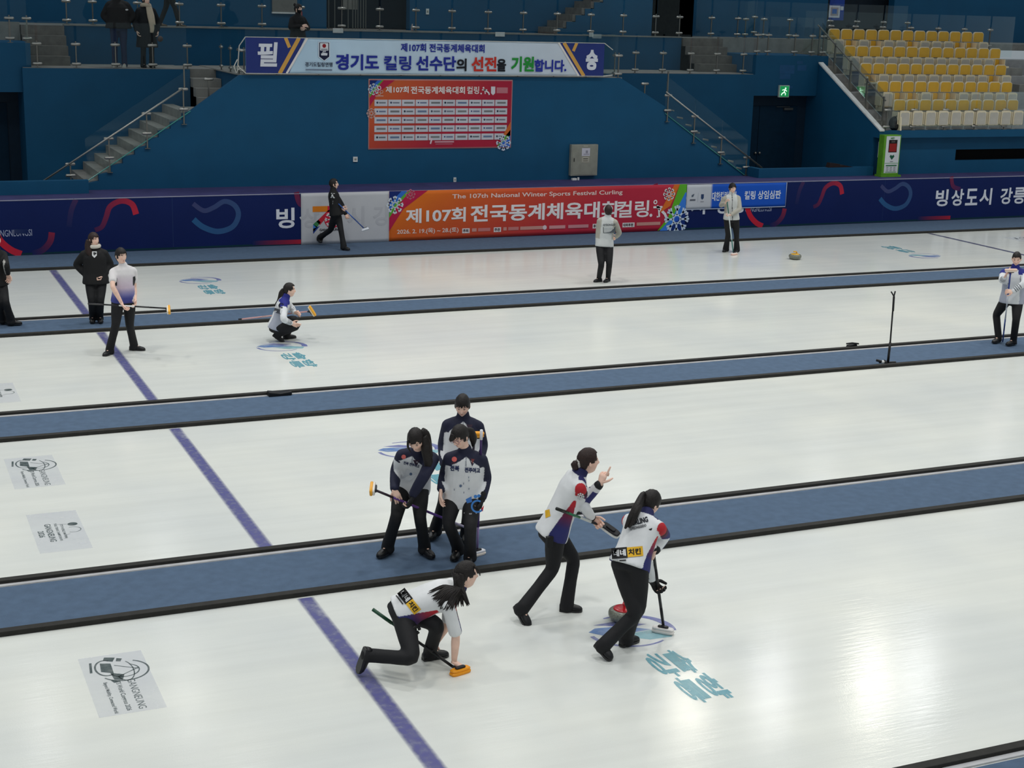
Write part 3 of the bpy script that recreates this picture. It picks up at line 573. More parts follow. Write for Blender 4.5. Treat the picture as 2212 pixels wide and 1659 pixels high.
def fr(pxs, y, Y, x0, x1): return [min(1, max(0, (aty(px, y, Y).x-x0)/(x1-x0))) for px in pxs]
rail('glass balustrade on the left walkway in front of the two standing spectators', (3.95, YL+.04, ZW), (7.72, YL+.04, ZW), fr((82, 166, 251, 331, 406), 146, YL, 3.95, 7.72))
rail('glass balustrade running back beside the left stairwell', (8.47, YW+.2, ZW), (8.47, YL-.1, ZW), (.1, .5, .95))
rail('long glass balustrade behind the pale blue hanging banner', (8.5, YW+.05, ZW), (18.15, YW+.05, ZW), [0]+fr((599, 690, 780, 868, 953, 1037, 1120, 1198, 1268), 165, YW, 8.5, 18.15)+[1])
rail('glass balustrade running back beside the right stairwell', (18.2, YW+.25, ZW), (18.2, YL-.1, ZW), (.05, .8))
rail('glass balustrade on the right walkway behind the right stair', (19.1, YL+.04, ZW), (23.7, YL+.04, ZW), fr((1373, 1432, 1492, 1549, 1606), 158, YL, 19.1, 23.7))
rail('glass balustrade along the upper concourse above the hanging banner', (5.2, YU+.08, ZU+.03), (22.4, YU+.08, ZU+.03), fr((137, 203, 300, 390, 480, 568, 652, 740, 822, 900, 978, 1056, 1132, 1205, 1278, 1348, 1418, 1472), 75, YU, 5.2, 22.4))
rail('glass balustrade on the upper concourse above the exit sign', (22.9, YU+.06, ZU+.03), (30.5, YU+.06, ZU+.03), fr((1537, 1594, 1650, 1706), 85, YU, 22.9, 30.5)+[.62, .75, .88, 1])
rail('glass balustrade on the ledge above the right dark doorway', (23.8, YL+.06, 4.26), (26.1, YL+.06, 4.26), fr((1610, 1660, 1718, 1755, 1779), 121, YL, 23.8, 26.1))
rail('glass balustrade on the ledge at the left edge of the view', (2.6, YL+.2, 4.28), (4.08, YL+.2, 4.28), (.1, .72, .98))
rail('glass balustrade along the front of the yellow seats', (26.1, 33.95, 2.4), (33.5, 33.95, 2.4), fr((1905, 1971, 2039, 2104, 2168), 280, 33.95, 26.1, 33.5)+[.95], h=.6)
rail('glass balustrade behind the top row of yellow seats', (26.1, 38.2, ZU-.44), (34, 38.2, ZU-.44), fr((1795, 1848, 1907, 1968, 2027, 2084, 2140), 60, 38.2, 26.1, 34), h=.95, g1=1.3, clamps=(.4, .88))
rail('glass balustrade of the upper stair against the far wall', (xq-.1, 40.36, ZU), (xq+.35, 40.36, ZU+.1), (.1, .8))
# stair balustrades with sloping rail
def stair_rail(label, side, ps, hand):
    """ps: posts (x, z foot); glass parallelograms follow the slope; hand: the two ends of the handrail (x, z)"""
    y = YW-.02; t = thing('stair_balustrade', label, 'railing', (ps[0][0], y, ps[0][1]), 'stair balustrades')
    for x, z, h in ps: post(t, (x, y, z), h, (1, 0, 0), (h*.42, h-.03))
    for (xa, za), (xb, zb), e in side:
        m = MB(); m.prism([(xa, y-.008, za), (xb, y-.008, zb), (xb, y-.008, zb+e), (xa, y-.008, za+e)], (0, .016, 0)); m.obj('glass_pane', GLASS, t)
        m = MB(); m.tube([(xa, y, za), (xb, y, zb)], .012, 6); m.obj('pane_edge', GLEDGE, t)
    m = MB(); m.tube([(hand[0][0], y-.05, hand[0][1]), (hand[1][0], y-.05, hand[1][1])], .022, 8); m.obj('handrail', STEEL, t, smooth=True)
def wz(px, py): v = aty(px, py, YW); return (v.x, v.z)
a0 = wz(187, 392); a1 = wz(411, 240); h0 = wz(93, 390); h1 = wz(393, 191)
def onl(a, b, x): return a[1]+(b[1]-a[1])*(x-a[0])/(b[0]-a[0])
lp = [wz(237, 367), wz(318, 315), wz(397, 263)]
xs = [a0[0]-.85, lp[0][0], lp[1][0], lp[2][0]]
stair_rail('left stair balustrade with sloping handrail and tinted glass', [((u, onl(a0, a1, u)), (v, onl(a0, a1, v)), .95) for u, v in zip([a0[0]]+xs[1:], xs[1:]+[a1[0]])],
           [(x, z-.06, onl(h0, h1, x)-z+.06) for x, z in lp]+[(wz(153, 390)[0], 1.3, onl(h0, h1, wz(153, 390)[0])-1.3)], (h0, h1))
b0 = wz(1436, 245); b1 = wz(1610, 380); h0 = wz(1436, 198); h1 = wz(1643, 362)
rp_ = [wz(1440, 260), wz(1497, 306), wz(1555, 351), wz(1610, 375)]
stair_rail('right stair balustrade with sloping handrail and tinted glass', [((u, onl(b0, b1, u)), (v, onl(b0, b1, v)), .95) for u, v in zip([b0[0]]+[q[0] for q in rp_[1:3]], [q[0] for q in rp_[1:3]]+[b1[0]])],
           [(x, z-.04, onl(h0, h1, x)-z+.04) for x, z in rp_], (h0, h1))
for px, py0, py1, lab in ((397, 142, 192, 'tall steel post at the head of the left stair'), (1444, 154, 206, 'tall steel post at the head of the right stair')):
    a = aty(px, py0, YW-.02); b = aty(px, py1, YW-.02)
    t = tag(MB().box((a.x-.015, YW-.035, b.z), (a.x+.015, YW-.005, a.z)).obj('rail_post', STEELD), lab, 'post')
for px, pt, pb, lab in ((451, 171, 208, 'short steel post in the left stairwell'), (1392, 181, 206, 'short steel post in the right stairwell')):
    q = aty(px, pb, YW+.4); b = aty(px, pt, YW+.4); t = thing('rail_post', lab, 'post', (q.x, YW+.4, q.z-.15)); post(t, (q.x, YW+.4, q.z-.15), b.z-q.z+.18, (1, 0, 0), (b.z-q.z+.15,))
# aisle rail of the seating stand
t = thing('aisle_rail', 'dark sloping handrail with posts beside the aisle of yellow seats', 'railing', (XS+.15, 34.0, 2.4))
for i in range(5):
    y = 34.05+DR*i*.98; z = 2.4+.55*(y-33.95); MB().box((XS+.15, y-.02, z-.05), (XS+.19, y+.02, z+.85)).obj('post', STEELD, t)
MB().tube([(XS+.17, 33.98, 3.2), (XS+.17, 37.4, 5.12)], .022, 8).obj('handrail', STEELD, t)
m = MB(); m.prism([(XS+.17, 34.1, 2.75), (XS+.17, 37.2, 4.5), (XS+.17, 37.2, 5.2), (XS+.17, 34.1, 3.45)], (.01, 0, 0)); m.obj('glass_pane', GLASS, t)
# ================================================================== STAND SEATS
def rrect(x0, z0, x1, z1, r, y, n=5, top=True):
    pts = []
    for cx, cz, a0 in ((x1-r, z1-r, 0), (x0+r, z1-r, 90), (x0+(r if top is None else .02), z0+.02, 180), (x1-.02, z0+.02, 270)):
        rr = r if a0 < 180 else .02
        for k in range(n+1): a = math.radians(a0+90*k/n); pts.append((cx+rr*math.cos(a), y, cz+rr*math.sin(a)))
    return pts
def make_seat(opened):
    t = thing('stadium_seat', 'seat', 'seat', (0, 0, 0))
    MB().prism(rrect(-.2, .52, .2, .82, .09, -.02), (0, .045, 0)).obj('backrest_shell', SEATW, t, bevel=.008)
    MB().prism(rrect(-.175, .525, .178, .797, .07, -.032), (0, .011, 0)).obj('backrest', SEATY, t)
    if not opened:
        o = MB().prism(rrect(-.17, .13, .17, .53, .07, -.30), (0, .05, 0)).obj('seat_pan', SEATW, t, bevel=.008)
        MB().prism(rrect(-.145, .15, .145, .48, .06, -.308), (0, .007, 0)).obj('pan_underside', SEATG, o)
    else:
        MB().prism(rrect(-.17, .2, .17, .5, .05, -.03), (0, .02, 0)).obj('lower_back', SEATY, t)
        m = MB(); m.prism([(x, z-.70, .26+(.10 if False else 0)) for x, y, z in rrect(-.18, .22, .18, .62, .12, 0)], (0, 0, .05))
        m2 = MB(); m2.v = [V((v.x, -v.y-.62+0, v.z)) for v in m.v]; m2.f = [tuple(reversed(f)) for f in m.f]; m2.c = m.c
        m2.obj('seat_pan', SEATW, t, bevel=.008)
        MB().prism([(-.14, -.36, .3125), (.14, -.36, .3125), (.14, -.08, .3125), (-.14, -.08, .3125)], (0, 0, .006)).obj('pan_pad', SEATY, t)
    m = MB()
    for s in (-1, 1): m.box((s*.195-.012, -.26, .16), (s*.195+.012, -.0, .5))
    m.box((-.21, -.12, .10), (.21, -.06, .15)); m.obj('side_frame', SEATW, t)
    m = MB(); m.box((-.02, -.11, .01), (.02, -.07, .1)); m.box((-.06, -.14, 0), (.06, -.04, .012)); m.obj('leg', WHITE, t)
    return t
def dup(src, loc):
    r = src.copy(); COL.objects.link(r); r.location = loc
    for ch in list(src.children):
        c = ch.copy(); COL.objects.link(c); c.parent = r
        for g in ch.children: d = g.copy(); COL.objects.link(d); d.parent = c
    return r
protos = {}; used = {}
ORD = 'first second third fourth fifth sixth seventh eighth ninth tenth eleventh twelfth thirteenth'.split()
ROWN = ['front', 'second', 'middle', 'fourth', 'top']
OPEN = {4: {1, 3, 6, 10, 11}, 3: {12}, 2: {0, 10}, 1: {1, 2, 4, 5}, 0: set()}
for r in range(5):
    for i in range((10, 11, 12, 13, 13)[r]):
        op = i in OPEN[r]
        loc = V((26.66+.4415*i, 34.19+DR*r, 2.4+RR*r+.0))
        if op not in protos: s = protos[op] = make_seat(op); s.location = loc
        else: s = dup(protos[op], loc)
        tag(s, 'yellow seat with %s, %s from the aisle in the %s row' % ('lowered pan' if op else 'folded pale pan', ORD[i], ROWN[r]), 'seat', 'yellow stand seats')
for r in range(5):
    q = (XS+.66, 34.19+DR*r, 2.4+RR*r)
    t = MB(); t.prism([(q[0]-.02, q[1]-.34, q[2]), (q[0]-.02, q[1], q[2]), (q[0]-.02, q[1]+.02, q[2]+.46), (q[0]-.02, q[1]-.3, q[2]+.46)], (.05, 0, 0))
    tag(t.obj('row_end_panel', SEATW), 'ivory end panel at the aisle of the %s seat row' % ROWN[r], 'panel', 'row end panels')

# ================================================================== SMALL THINGS ON THE WALLS AND DECK
a, b = aty(1228, 379, YW), aty(1288, 311, YW)
t = thing('electric_cabinet', 'grey metal cabinet with a paper notice on the blue wall', 'cabinet', (a.x, YW-.1, a.z))
MB().box((a.x, YW-.12, a.z), (b.x, YW-.001, b.z)).obj('cabinet_body', GREYBOX, t, bevel=.008)
MB().box((a.x+.03, YW-.128, a.z+.03), (b.x-.03, YW-.121, b.z-.03)).obj('cabinet_door', mat('cabinet door', (146, 146, 134), .5), t)
MB().box((a.x+.07, YW-.136, a.z+.36), (a.x+.09, YW-.129, a.z+.45)).obj('latch', BLACKV, t)
p = Panel((a.x, YW-.129, a.z), (1, 0, 0), (0, 0, 1), (0, -1, 0)); p.rect(.29, .5, .52, .70, (206, 204, 214)); p.lay().rect(.4, .57, .46, .64, (150, 148, 160)); p.rect(.34, .53, .5, .56, (170, 168, 180)); p.obj('paper_notice', t)
p = Panel((a.x, YW-.129, a.z), (1, 0, 0), (0, 0, 1), (0, -1, 0)); p.rect(.28, .33, .52, .49, (164, 160, 146)); p.lay().rect(.31, .35, .49, .47, (190, 186, 172)); p.lay().rect(.33, .42, .47, .44, (70, 66, 58)); p.rect(.33, .37, .47, .39, (110, 104, 92)); p.rect(.33, .74, .46, .76, (190, 188, 172)); p.obj('label_plate', t)
m = MB(); q = aty(1240, 386, YW-.08); m.box((q.x-.1, YW-.2, ZD), (q.x+.02, YW-.12, ZD+.05)); m.box((q.x+.05, YW-.2, ZD), (q.x+.09, YW-.16, ZD+.07)); tag(m.obj('white_clip', WHITE), 'small white scrap on the indigo deck under the grey cabinet', 'scrap')
def plate(px, py, w_, h_, Y, lab, cat, m=WHITE, name='wall_socket'):
    q = aty(px, py, Y); t = MB().box((q.x-w_/2, Y-.03, q.z-h_/2), (q.x+w_/2, Y-.001, q.z+h_/2)).obj(name, m, bevel=.004); tag(t, lab, cat)
    MB().box((q.x-w_*.25, Y-.034, q.z-h_*.2), (q.x+w_*.25, Y-.0305, q.z+h_*.2)).obj('socket_face', GREYBOX, t); return t
plate(767, 344, .11, .12, YW, 'white square socket on the blue wall below left of the poster', 'socket')
plate(982, 388, .07, .11, YW, 'small white socket low on the blue wall below the poster', 'socket')
plate(923, 25, .09, .16, YF, 'white switch plate on the far upper wall right of the dark opening', 'switch', name='light_switch')
plate(1555, 115, .28, .36, YU, 'small grey hatch on the grey concrete wall above the door', 'hatch', GREYBOX, 'access_hatch')
for px, py, lab in ((730, 66, 'white paper strip on the upper kerb left, above the hanging banner'), (1080, 74, 'white paper strip on the upper kerb, right end above the banner'), (1277, 75, 'white paper notice on the upper kerb by the concrete stair')):
    q = aty(px, py, YU-.03); w_ = .28 if px < 1200 else .13
    tag(MB().box((q.x-w_/2, YU-.04, q.z-.06), (q.x+w_/2, YU-.03, q.z+.06)).obj('paper_notice', WHITE), lab, 'notice', 'paper notices on the upper kerb')
# exit sign
q = aty(1691, 197, YL); t = thing('exit_sign', 'small lit green exit sign above the right dark doorway', 'sign', (q.x, YL-.05, q.z))
MB().box((q.x-.17, YL-.08, q.z-.17), (q.x+.17, YL-.001, q.z+.17)).obj('sign_case', mat('pale sign case', (190, 205, 195), .4), t, bevel=.01)
MB().box((q.x-.145, YL-.086, q.z-.145), (q.x+.145, YL-.081, q.z+.145)).obj('sign_face', mat('lit green', (20, 150, 80), .4, emit=.55), t)
p = Panel((q.x, YL-.087, q.z), (1, 0, 0), (0, 0, 1), (0, -1, 0)); LW = (230, 255, 235)
p.disc(.03, .085, .026, LW); p.band([(.02, .05), (-.02, -.03), (-.08, -.06), (-.1, -.11)], .034, LW); p.band([(-.01, -.02), (.04, -.06), (.03, -.11)], .03, LW); p.band([(-.08, .03), (-.03, .05), (.03, .04), (.08, .0)], .024, LW)
p.obj('running_figure', t, mat('lit white', (225, 255, 232), .4, emit=.9))
# defibrillator kiosk
t = thing('aed_kiosk', 'green and white defibrillator kiosk standing on the deck below the seats', 'kiosk', (26.2, 33.82, ZD))
x0, x1, y0, y1 = 25.86, 26.42, 33.66, 33.89
MB().box((x0, y0, ZD+.05), (x1, y1, ZD+1.13)).obj('kiosk_body', mat('lime green', (98, 158, 44), .55, spec=.2), t, bevel=.01)
MB().box((x0-.05, y0-.06, ZD), (x1+.05, y1, ZD+.05)).obj('base_plate', mat('lime green', (98, 158, 44), .55, spec=.2), t)
p = Panel((x0, y0-.001, ZD), (1, 0, 0), (0, 0, 1), (0, -1, 0)); p.rect(.07, .1, .53, 1.1, (214, 216, 218)); p.lay(); p.rect(.16, .66, .44, 1.0, (30, 26, 28)); p.lay(); p.rect(.18, .68, .42, .9, (150, 36, 36)); p.rect(.24, .93, .36, .97, (90, 84, 84))
p.poly([(.30, .46), (.22, .55), (.25, .6), (.3, .57), (.35, .6), (.38, .55)], (30, 90, 66)); p.rect(.25, .40, .35, .42, (130, 136, 134)); p.rect(.08, .36, .52, .372, (90, 170, 90)); p.rect(.12, .29, .48, .32, (40, 110, 66)); p.rect(.12, .06+.06, .48, .135, (60, 140, 60))
for k in range(3):
    for j in range(3): p.rect(.14+.12*j, .16+.045*k, .21+.12*j, .175+.045*k, (120, 124, 126))
p.text('AED', .2, 1.02, .05, (60, 130, 60), bold=.04)
p.obj('front_panel', t)
t = thing('wall_box', 'narrow white box on the blue wall just left of the green kiosk', 'box', (25.7, 34.0, 1.5))
q = aty(1896, 340, 33.98); q2 = aty(1907, 306, 33.98); MB().box((q.x, 33.9, q.z), (q2.x, 34.0, q2.z)).obj('box_body', WHITE, t, bevel=.005)
p = Panel((q.x, 33.899, q.z), (1, 0, 0), (0, 0, 1), (0, -1, 0)); p.rect(.03, .3, .1, .36, (50, 50, 60)); p.rect(.05, .1, .08, .28, (130, 130, 140)); p.obj('printed_mark', t)
# backpack at the aisle foot
q = V((XS+.6, 33.99, 2.41))
t = thing('backpack', 'black backpack standing on the floor at the front end of the aisle', 'bag', q)
MB().ball(q+V((.0, .06, .17)), (.19, .12, .2)).ball(q+V((.02, .0, .11)), (.13, .07, .11)).obj('bag_body', BLACKV, t, smooth=True)
MB().tube([q+V((-.08, .0, .3)), q+V((-.02, -.02, .38)), q+V((.06, 0, .32))], .012, 6).obj('handle', BLACKV, t)
# dark folded cover on the right parapet
q = aty(1788, 358, 34.05); q2 = aty(1842, 356, 34.05)
m = MB(); m.prism([(q.x, 34.0, 1.411), (q.x+.04, 34.0, 1.54), (q.x+.36, 34.0, 1.50), (q.x+.37, 34.0, 1.46), (q.x+.5, 34.0, 1.47), (q2.x, 34.0, 1.411)], (0, .15, 0)); tag(m.obj('folded_cover', mat('dark maroon cloth', (30, 16, 18), .8)), 'dark folded cover lying on the low blue parapet below the door', 'cover')
# upper concourse bits
q = aty(615, 26, YF); t = tag(MB().box((q.x-.36, YF-.05, ZU+.42), (q.x+.34, YF-.001, ZU+1.4)).obj('wall_panel', mat('grey board', (120, 116, 110), .6)), 'grey board leaning on the far upper wall left of the masked spectator', 'panel')
MB().box((q.x-.37, YF-.07, ZU+.38), (q.x+.35, YF-.001, ZU+.42)).obj('lower_edge', WHITE, t)
q = aty(647, 14, YF-.25); t = thing('fire_extinguisher', 'red extinguisher behind the masked spectator on the upper concourse', 'extinguisher', (q.x, YF-.25, ZU))
MB().lathe([(.07, .0), (.075, .02), (.075, .42), (.05, .5), (.02, .52)], (q.x, YF-.25, ZU), 16).obj('cylinder', mat('extinguisher red', (190, 36, 36), .35), t, smooth=True); MB().box((q.x-.04, YF-.28, ZU+.52), (q.x+.04, YF-.22, ZU+.58)).obj('valve', BLACKV, t)
t = thing('barred_gate', 'row of thin grey bars in the dark opening of the upper concourse', 'gate', (13.2, YF+.1, ZU))
for k, px in enumerate((710, 723, 738, 752, 762, 768, 773, 779, 785, 790)):
    v = aty(px, 40, YF+.1); MB().tube([(v.x, YF+.1, ZU), (v.x, YF+.1, 8.)], .016, 6).obj('bar', STEELD, t)
v = aty(757, 10, YF+.12); MB().box((v.x-.22, YF+.11, v.z-.13), (v.x+.22, YF+.13, v.z+1.2)).obj('grey_panel', mat('grey board', (120, 116, 110), .6), t)
q = aty(889, 71, YU+.3); tag(MB().lathe([(.03, 0), (.035, .02), (.035, .12), (.015, .16), (.015, .19)], (q.x, YU+.25, ZU+.03), 12).obj('bottle', mat('pale bottle', (200, 180, 176), .3), smooth=True), 'small pale bottle on the upper kerb above the hanging banner', 'bottle')
v = aty(1804, 23, YF-.05); t = thing('notice_board', 'white framed notice on a blue board at the upper right doorway', 'notice', (v.x, YF-.05, v.z))
MB().box((v.x-.2, YF-.03, v.z-.3), (v.x+.36, YF-.001, v.z+.6)).obj('board', mat('royal blue board', (20, 60, 150), .5), t)
p = Panel((v.x, YF-.031, v.z), (1, 0, 0), (0, 0, 1), (0, -1, 0)); p.rect(-.22, -.22, .20, .16, (214, 212, 220)); p.lay().rect(-.16, -.16, .14, .1, (170, 158, 160)); p.lay().rect(-.1, -.1, .08, .05, (70, 110, 180)); p.rect(.21, .02, .33, .14, (206, 208, 216)); p.obj('notice_sheet', t)
m = MB(); q = aty(1700, 150, YL)
for dx, dz, w_, h_ in ((0, 0, .5, .24), (-.05, -.2, .36, .14), (.5, .05, .3, .16), (.1, -.5, .26, .06), (.42, .2, .2, .08)): m.box((q.x+dx-w_/2, YL-.003, q.z+dz-h_/2), (q.x+dx+w_/2, YL-.0005, q.z+dz+h_/2))
tag(m.obj('glue_stain', mat('dark blue stain', (20, 80, 126), .5)), 'dark squarish stain on the blue wall above the exit sign', 'stain')

# ================================================================== ICE THINGS
def stone(c, col, lab):
    t = thing('curling_stone', lab, 'stone', c, 'curling stones')
    g = mat('speckled granite', (122, 124, 112), .22, nz=.35, ns=90)
    MB().lathe([(.06, .0), (.085, .004), (.125, .022), (.143, .05), (.145, .062), (.145, .078), (.139, .098), (.118, .113), (.10, .116)], c, 40).obj('granite_body', g, t, smooth=True)
    hm = mat(col[0]+' plastic', col[1], .25, spec=.6, nz=.04)
    MB().lathe([(.100, .1135), (.102, .118), (.09, .126), (.05, .132), (.02, .133)], c, 32).obj('handle_cap', hm, t, smooth=True)
    a = col[2]; d = V((math.cos(a), math.sin(a), 0)); C = V(c)
    MB().tube([C+d*.055+V((0, 0, .12)), C+d*.058+V((0, 0, .155)), C+d*.03+V((0, 0, .172)), C-d*.06+V((0, 0, .182)), C-d*.075+V((0, 0, .184))], [.016, .015, .0145, .015, .011], 10).obj('handle', hm, t, smooth=True)
q = atz(1347, 1340); stone((q.x, q.y, 0), ('red', (196, 22, 34), 1.0), 'curling stone with red handle sliding in front of the sweeper')
q = atz(1717, 560); stone((q.x, q.y, 0), ('yellow', (232, 176, 34), .4), 'curling stone with yellow handle alone on the farthest ice sheet')
# thin pole stand with forked top, standing by the near bumper
q = atz(1918, 783, .05); t = thing('pole_stand', 'thin black pole stand with forked top beside the carpet, right', 'stand', (q.x, q.y, .05))
top = hp(1931, 640, q); mid = hp(1923, 740, q)
MB().tube([q, mid], .02, 8).tube([mid, top], .013, 8).obj('pole', BLACKV, t, smooth=True)
MB().tube([hp(1929, 672, q), hp(1931, 640, q)], .017, 8).obj('pole_sleeve', BLACKV, t)
for e in ((1925, 630), (1934, 629)): MB().tube([top, hp(e[0], e[1], q)], .012, 6).obj('fork', BLACKV, t)
MB().tube([q+V((-.13, .06, .0)), q, q+V((.13, -.03, 0))], .018, 8).tube([q, q+V((.02, .12, 0))], .018, 8).obj('foot', BLACKV, t)
MB().tube([hp(1893, 778, q), hp(1908, 782, q)], .02, 8).obj('side_arm', BLACKV, t); MB().ball(hp(1907, 782, q), .03).obj('white_tip', WHITE, t)
q = atz(606, 856, .018); tag(MB().prism([(q.x-.17, q.y, .019), (q.x+.17, q.y, .019), (q.x+.17, q.y, .07), (q.x+.15, q.y, .075), (q.x+.0, q.y, .06), (q.x-.16, q.y, .085)], (0, .14, 0)).obj('black_pouch', BLACKV, bevel=.012), 'small black pouch leaning on the bumper of the second carpet, left', 'pouch')
q = atz(1842, 752, .018); m = MB(); m.prism([(q.x-.08, q.y, .019), (q.x+.1, q.y, .019), (q.x+.08, q.y, .08), (q.x-.06, q.y, .06)], (0, .09, 0)); m.tube([(q.x-.1, q.y+.05, .09), (q.x, q.y+.03, .1), (q.x+.13, q.y+.02, .08)], .014, 6); tag(m.obj('black_clamp', BLACKV), 'small black clamp on the bumper left of the pole stand', 'clamp')
# ================================================================== PEOPLE: builders
def lerp_list(r, n): return [r[i]*(1-k/n)+r[i+1]*k/n for i in range(len(r)-1) for k in range(n)]+[r[-1]]
def limb(mb, pts, rad, n=12, col=None, flat=1., ref=None, sub=4, soft=.15):
    """limb with rounded ends; joints keep a definite bend"""
    P_ = [V(p) for p in pts]; Q = [P_[0]]; R_ = [rad[0]]
    if len(P_) > 2:
        pp = []; rr = []
        for i in range(len(P_)):
            if 0 < i < len(P_)-1:
                for w_, j in ((soft, i-1), (0, i), (soft, i+1)):
                    pp.append(P_[i]*(1-w_)+P_[j]*w_); rr.append(rad[i]*(1-w_)+rad[j]*w_)
                pp[-2] = (pp[-3]+pp[-1])*.25+P_[i]*.5
            else: pp.append(P_[i]); rr.append(rad[i])
        P_, rad = pp, rr
    d0 = (P_[0]-P_[1]).normalized(); d1 = (P_[-1]-P_[-2]).normalized()
    pts2 = [P_[0]+d0*rad[0]*.8, P_[0]+d0*rad[0]*.45]+P_+[P_[-1]+d1*rad[-1]*.35, P_[-1]+d1*rad[-1]*.6]
    rads = [rad[0]*.35, rad[0]*.8]+list(rad)+[rad[-1]*.8, rad[-1]*.3]
    return mb.tube(pts2, rads, n, col, flat, ref)
def loft(mb, rings, n=20, col=None, e=2.4):
    o = len(mb.v)
    for c, u, v in rings:
        for k in range(n):
            a = 2*PI*k/n; ca, sa = math.cos(a), math.sin(a)
            mb.v.append(c+u*math.copysign(abs(ca)**(2/e), ca)+v*math.copysign(abs(sa)**(2/e), sa)); mb.c.append(col or (1, 1, 1))
    m = len(rings)
    mb.f += [(o+i*n+k, o+i*n+(k+1) % n, o+(i+1)*n+(k+1) % n, o+(i+1)*n+k) for i in range(m-1) for k in range(n)]
    mb.f += [tuple(o+k for k in range(n-1, -1, -1)), tuple(o+(m-1)*n+k for k in range(n))]; return mb
def remesh(mb, vox, sm=3, subd=0):
    """one continuous surface out of overlapping closed shapes: (verts, faces)"""
    me = bpy.data.meshes.new('t'); me.from_pydata(mb.v, [], mb.f); me.update()
    bm = bmesh.new(); bm.from_mesh(me); bmesh.ops.recalc_face_normals(bm, faces=bm.faces); bm.to_mesh(me); bm.free()
    o = bpy.data.objects.new('t', me); COL.objects.link(o)
    r = o.modifiers.new('r', 'REMESH'); r.mode = 'VOXEL'; r.voxel_size = vox
    s = o.modifiers.new('s', 'SMOOTH'); s.iterations = sm; s.factor = .5
    if subd: q = o.modifiers.new('d', 'SUBSURF'); q.levels = subd
    m2 = bpy.data.meshes.new_from_object(o.evaluated_get(bpy.context.evaluated_depsgraph_get()))
    vs = [v.co.copy() for v in m2.vertices]; fs = [tuple(p.vertices) for p in m2.polygons]
    bpy.data.objects.remove(o); bpy.data.meshes.remove(me); bpy.data.meshes.remove(m2); return vs, fs
_ico = {}
def ico(k):
    if k not in _ico:
        bm = bmesh.new(); bmesh.ops.create_icosphere(bm, subdivisions=k, radius=1); bm.verts.ensure_lookup_table()
        _ico[k] = ([v.co.normalized() for v in bm.verts], [tuple(v.index for v in f.verts) for f in bm.faces]); bm.free()
    return _ico[k]
def G(a, b): return math.exp(-a*a-b*b)
def head_pt(u, face=True):
    x, y, z = u; lo = max(0, -z); X, Y, Z = .074*x, .094*y, .114*z
    X *= 1-.34*lo**1.7
    if y < 0: Y *= 1-.38*lo**1.1
    else: Y *= 1-.06*lo
    if z > 0: X *= 1-.04*z
    if face and y > 0:
        Y -= .006*max(0, y-.55)
        Y += .013*G(x/.34, (z+.84)/.2)+.023*G(x/.13, (z+.22)/.13)+.010*G(x/.11, (z-.02)/.2)
        Y += -.009*G((abs(x)-.40)/.17, (z-.05)/.11)+.005*G(x/.26, (z+.52)/.08)-.003*G(x/.2, (z+.40)/.04)+.004*G((abs(x)-.5)/.2, (z+.22)/.18)+.004*G((abs(x)-.38)/.25, (z-.24)/.09)
    return V((X, Y, Z))
SK = (240, 200, 180)
def head(mb, C, R, S, lod=4, skin=SK, mask=None):
    vs, fs = ico(lod); out = []; o = len(mb.v)
    for u in vs:
        c = skin; x, y, z = u
        if y > .25:
            ex = (abs(x)-.40)
            if (ex/.15)**2+((z-.05)/.052)**2 < 1: c = (52, 36, 32)
            elif (ex/.2)**2+((z-.25-ex*.1)/.035)**2 < 1: c = (72, 52, 46)
            elif (x/.23)**2+((z+.52)/.06)**2 < 1: c = (184, 98, 94)
            elif G((abs(x)-.5)/.22, (z+.25)/.2) > .5: c = tuple(a*b for a, b in zip(skin, (1.0, .94, .93)))
        if mask and y > .05 and z < -.12: c = mask
        p = head_pt(u)
        mb.v.append(C+R@(p*S)); mb.c.append(c)
    mb.f += [tuple(i+o for i in f) for f in fs]
    for s in (-1, 1):
        e = MB().ball((0, 0, 0), (.009, .017, .028), 10, 8); mb.add([C+R@((v+V((s*.074, -.004, -.004)))*S) for v in e.v], e.f, skin)
def hair_cap(C, R, S, bangs=.5, nape=-.6, side=-.15, lod=4, grow=1.10, seed=0):
    """shell of hair: bangs: height of the hairline over the brow; side: how far it hangs beside the face"""
    vs, fs = ico(lod); keep = []; P_ = []
    for u in vs:
        x, y, z = u; ax = abs(x)
        hl = bangs+.08*math.sin(x*23+seed)-.25*max(0, ax-.55) if y > .05 else -9
        if ax > .72 and y > .05: hl = side if y < .42 else .1
        if y <= .05: hl = side-.1 if y > -.25 else nape
        keep.append(z > hl)
        p = head_pt(u, False); g = grow+.014*math.sin(x*17+y*11+seed)+.01*math.sin(z*25+x*9)+(.03 if z > .3 else 0)
        P_.append(C+R@(V((p.x*g, p.y*g+(.004 if y > 0 else -.004), p.z*g+.004))*S))
    F_ = [f for f in fs if all(keep[i] for i in f)]; ix = sorted({i for f in F_ for i in f}); mp = {i: k for k, i in enumerate(ix)}
    return [P_[i] for i in ix], [tuple(mp[i] for i in f) for f in F_]
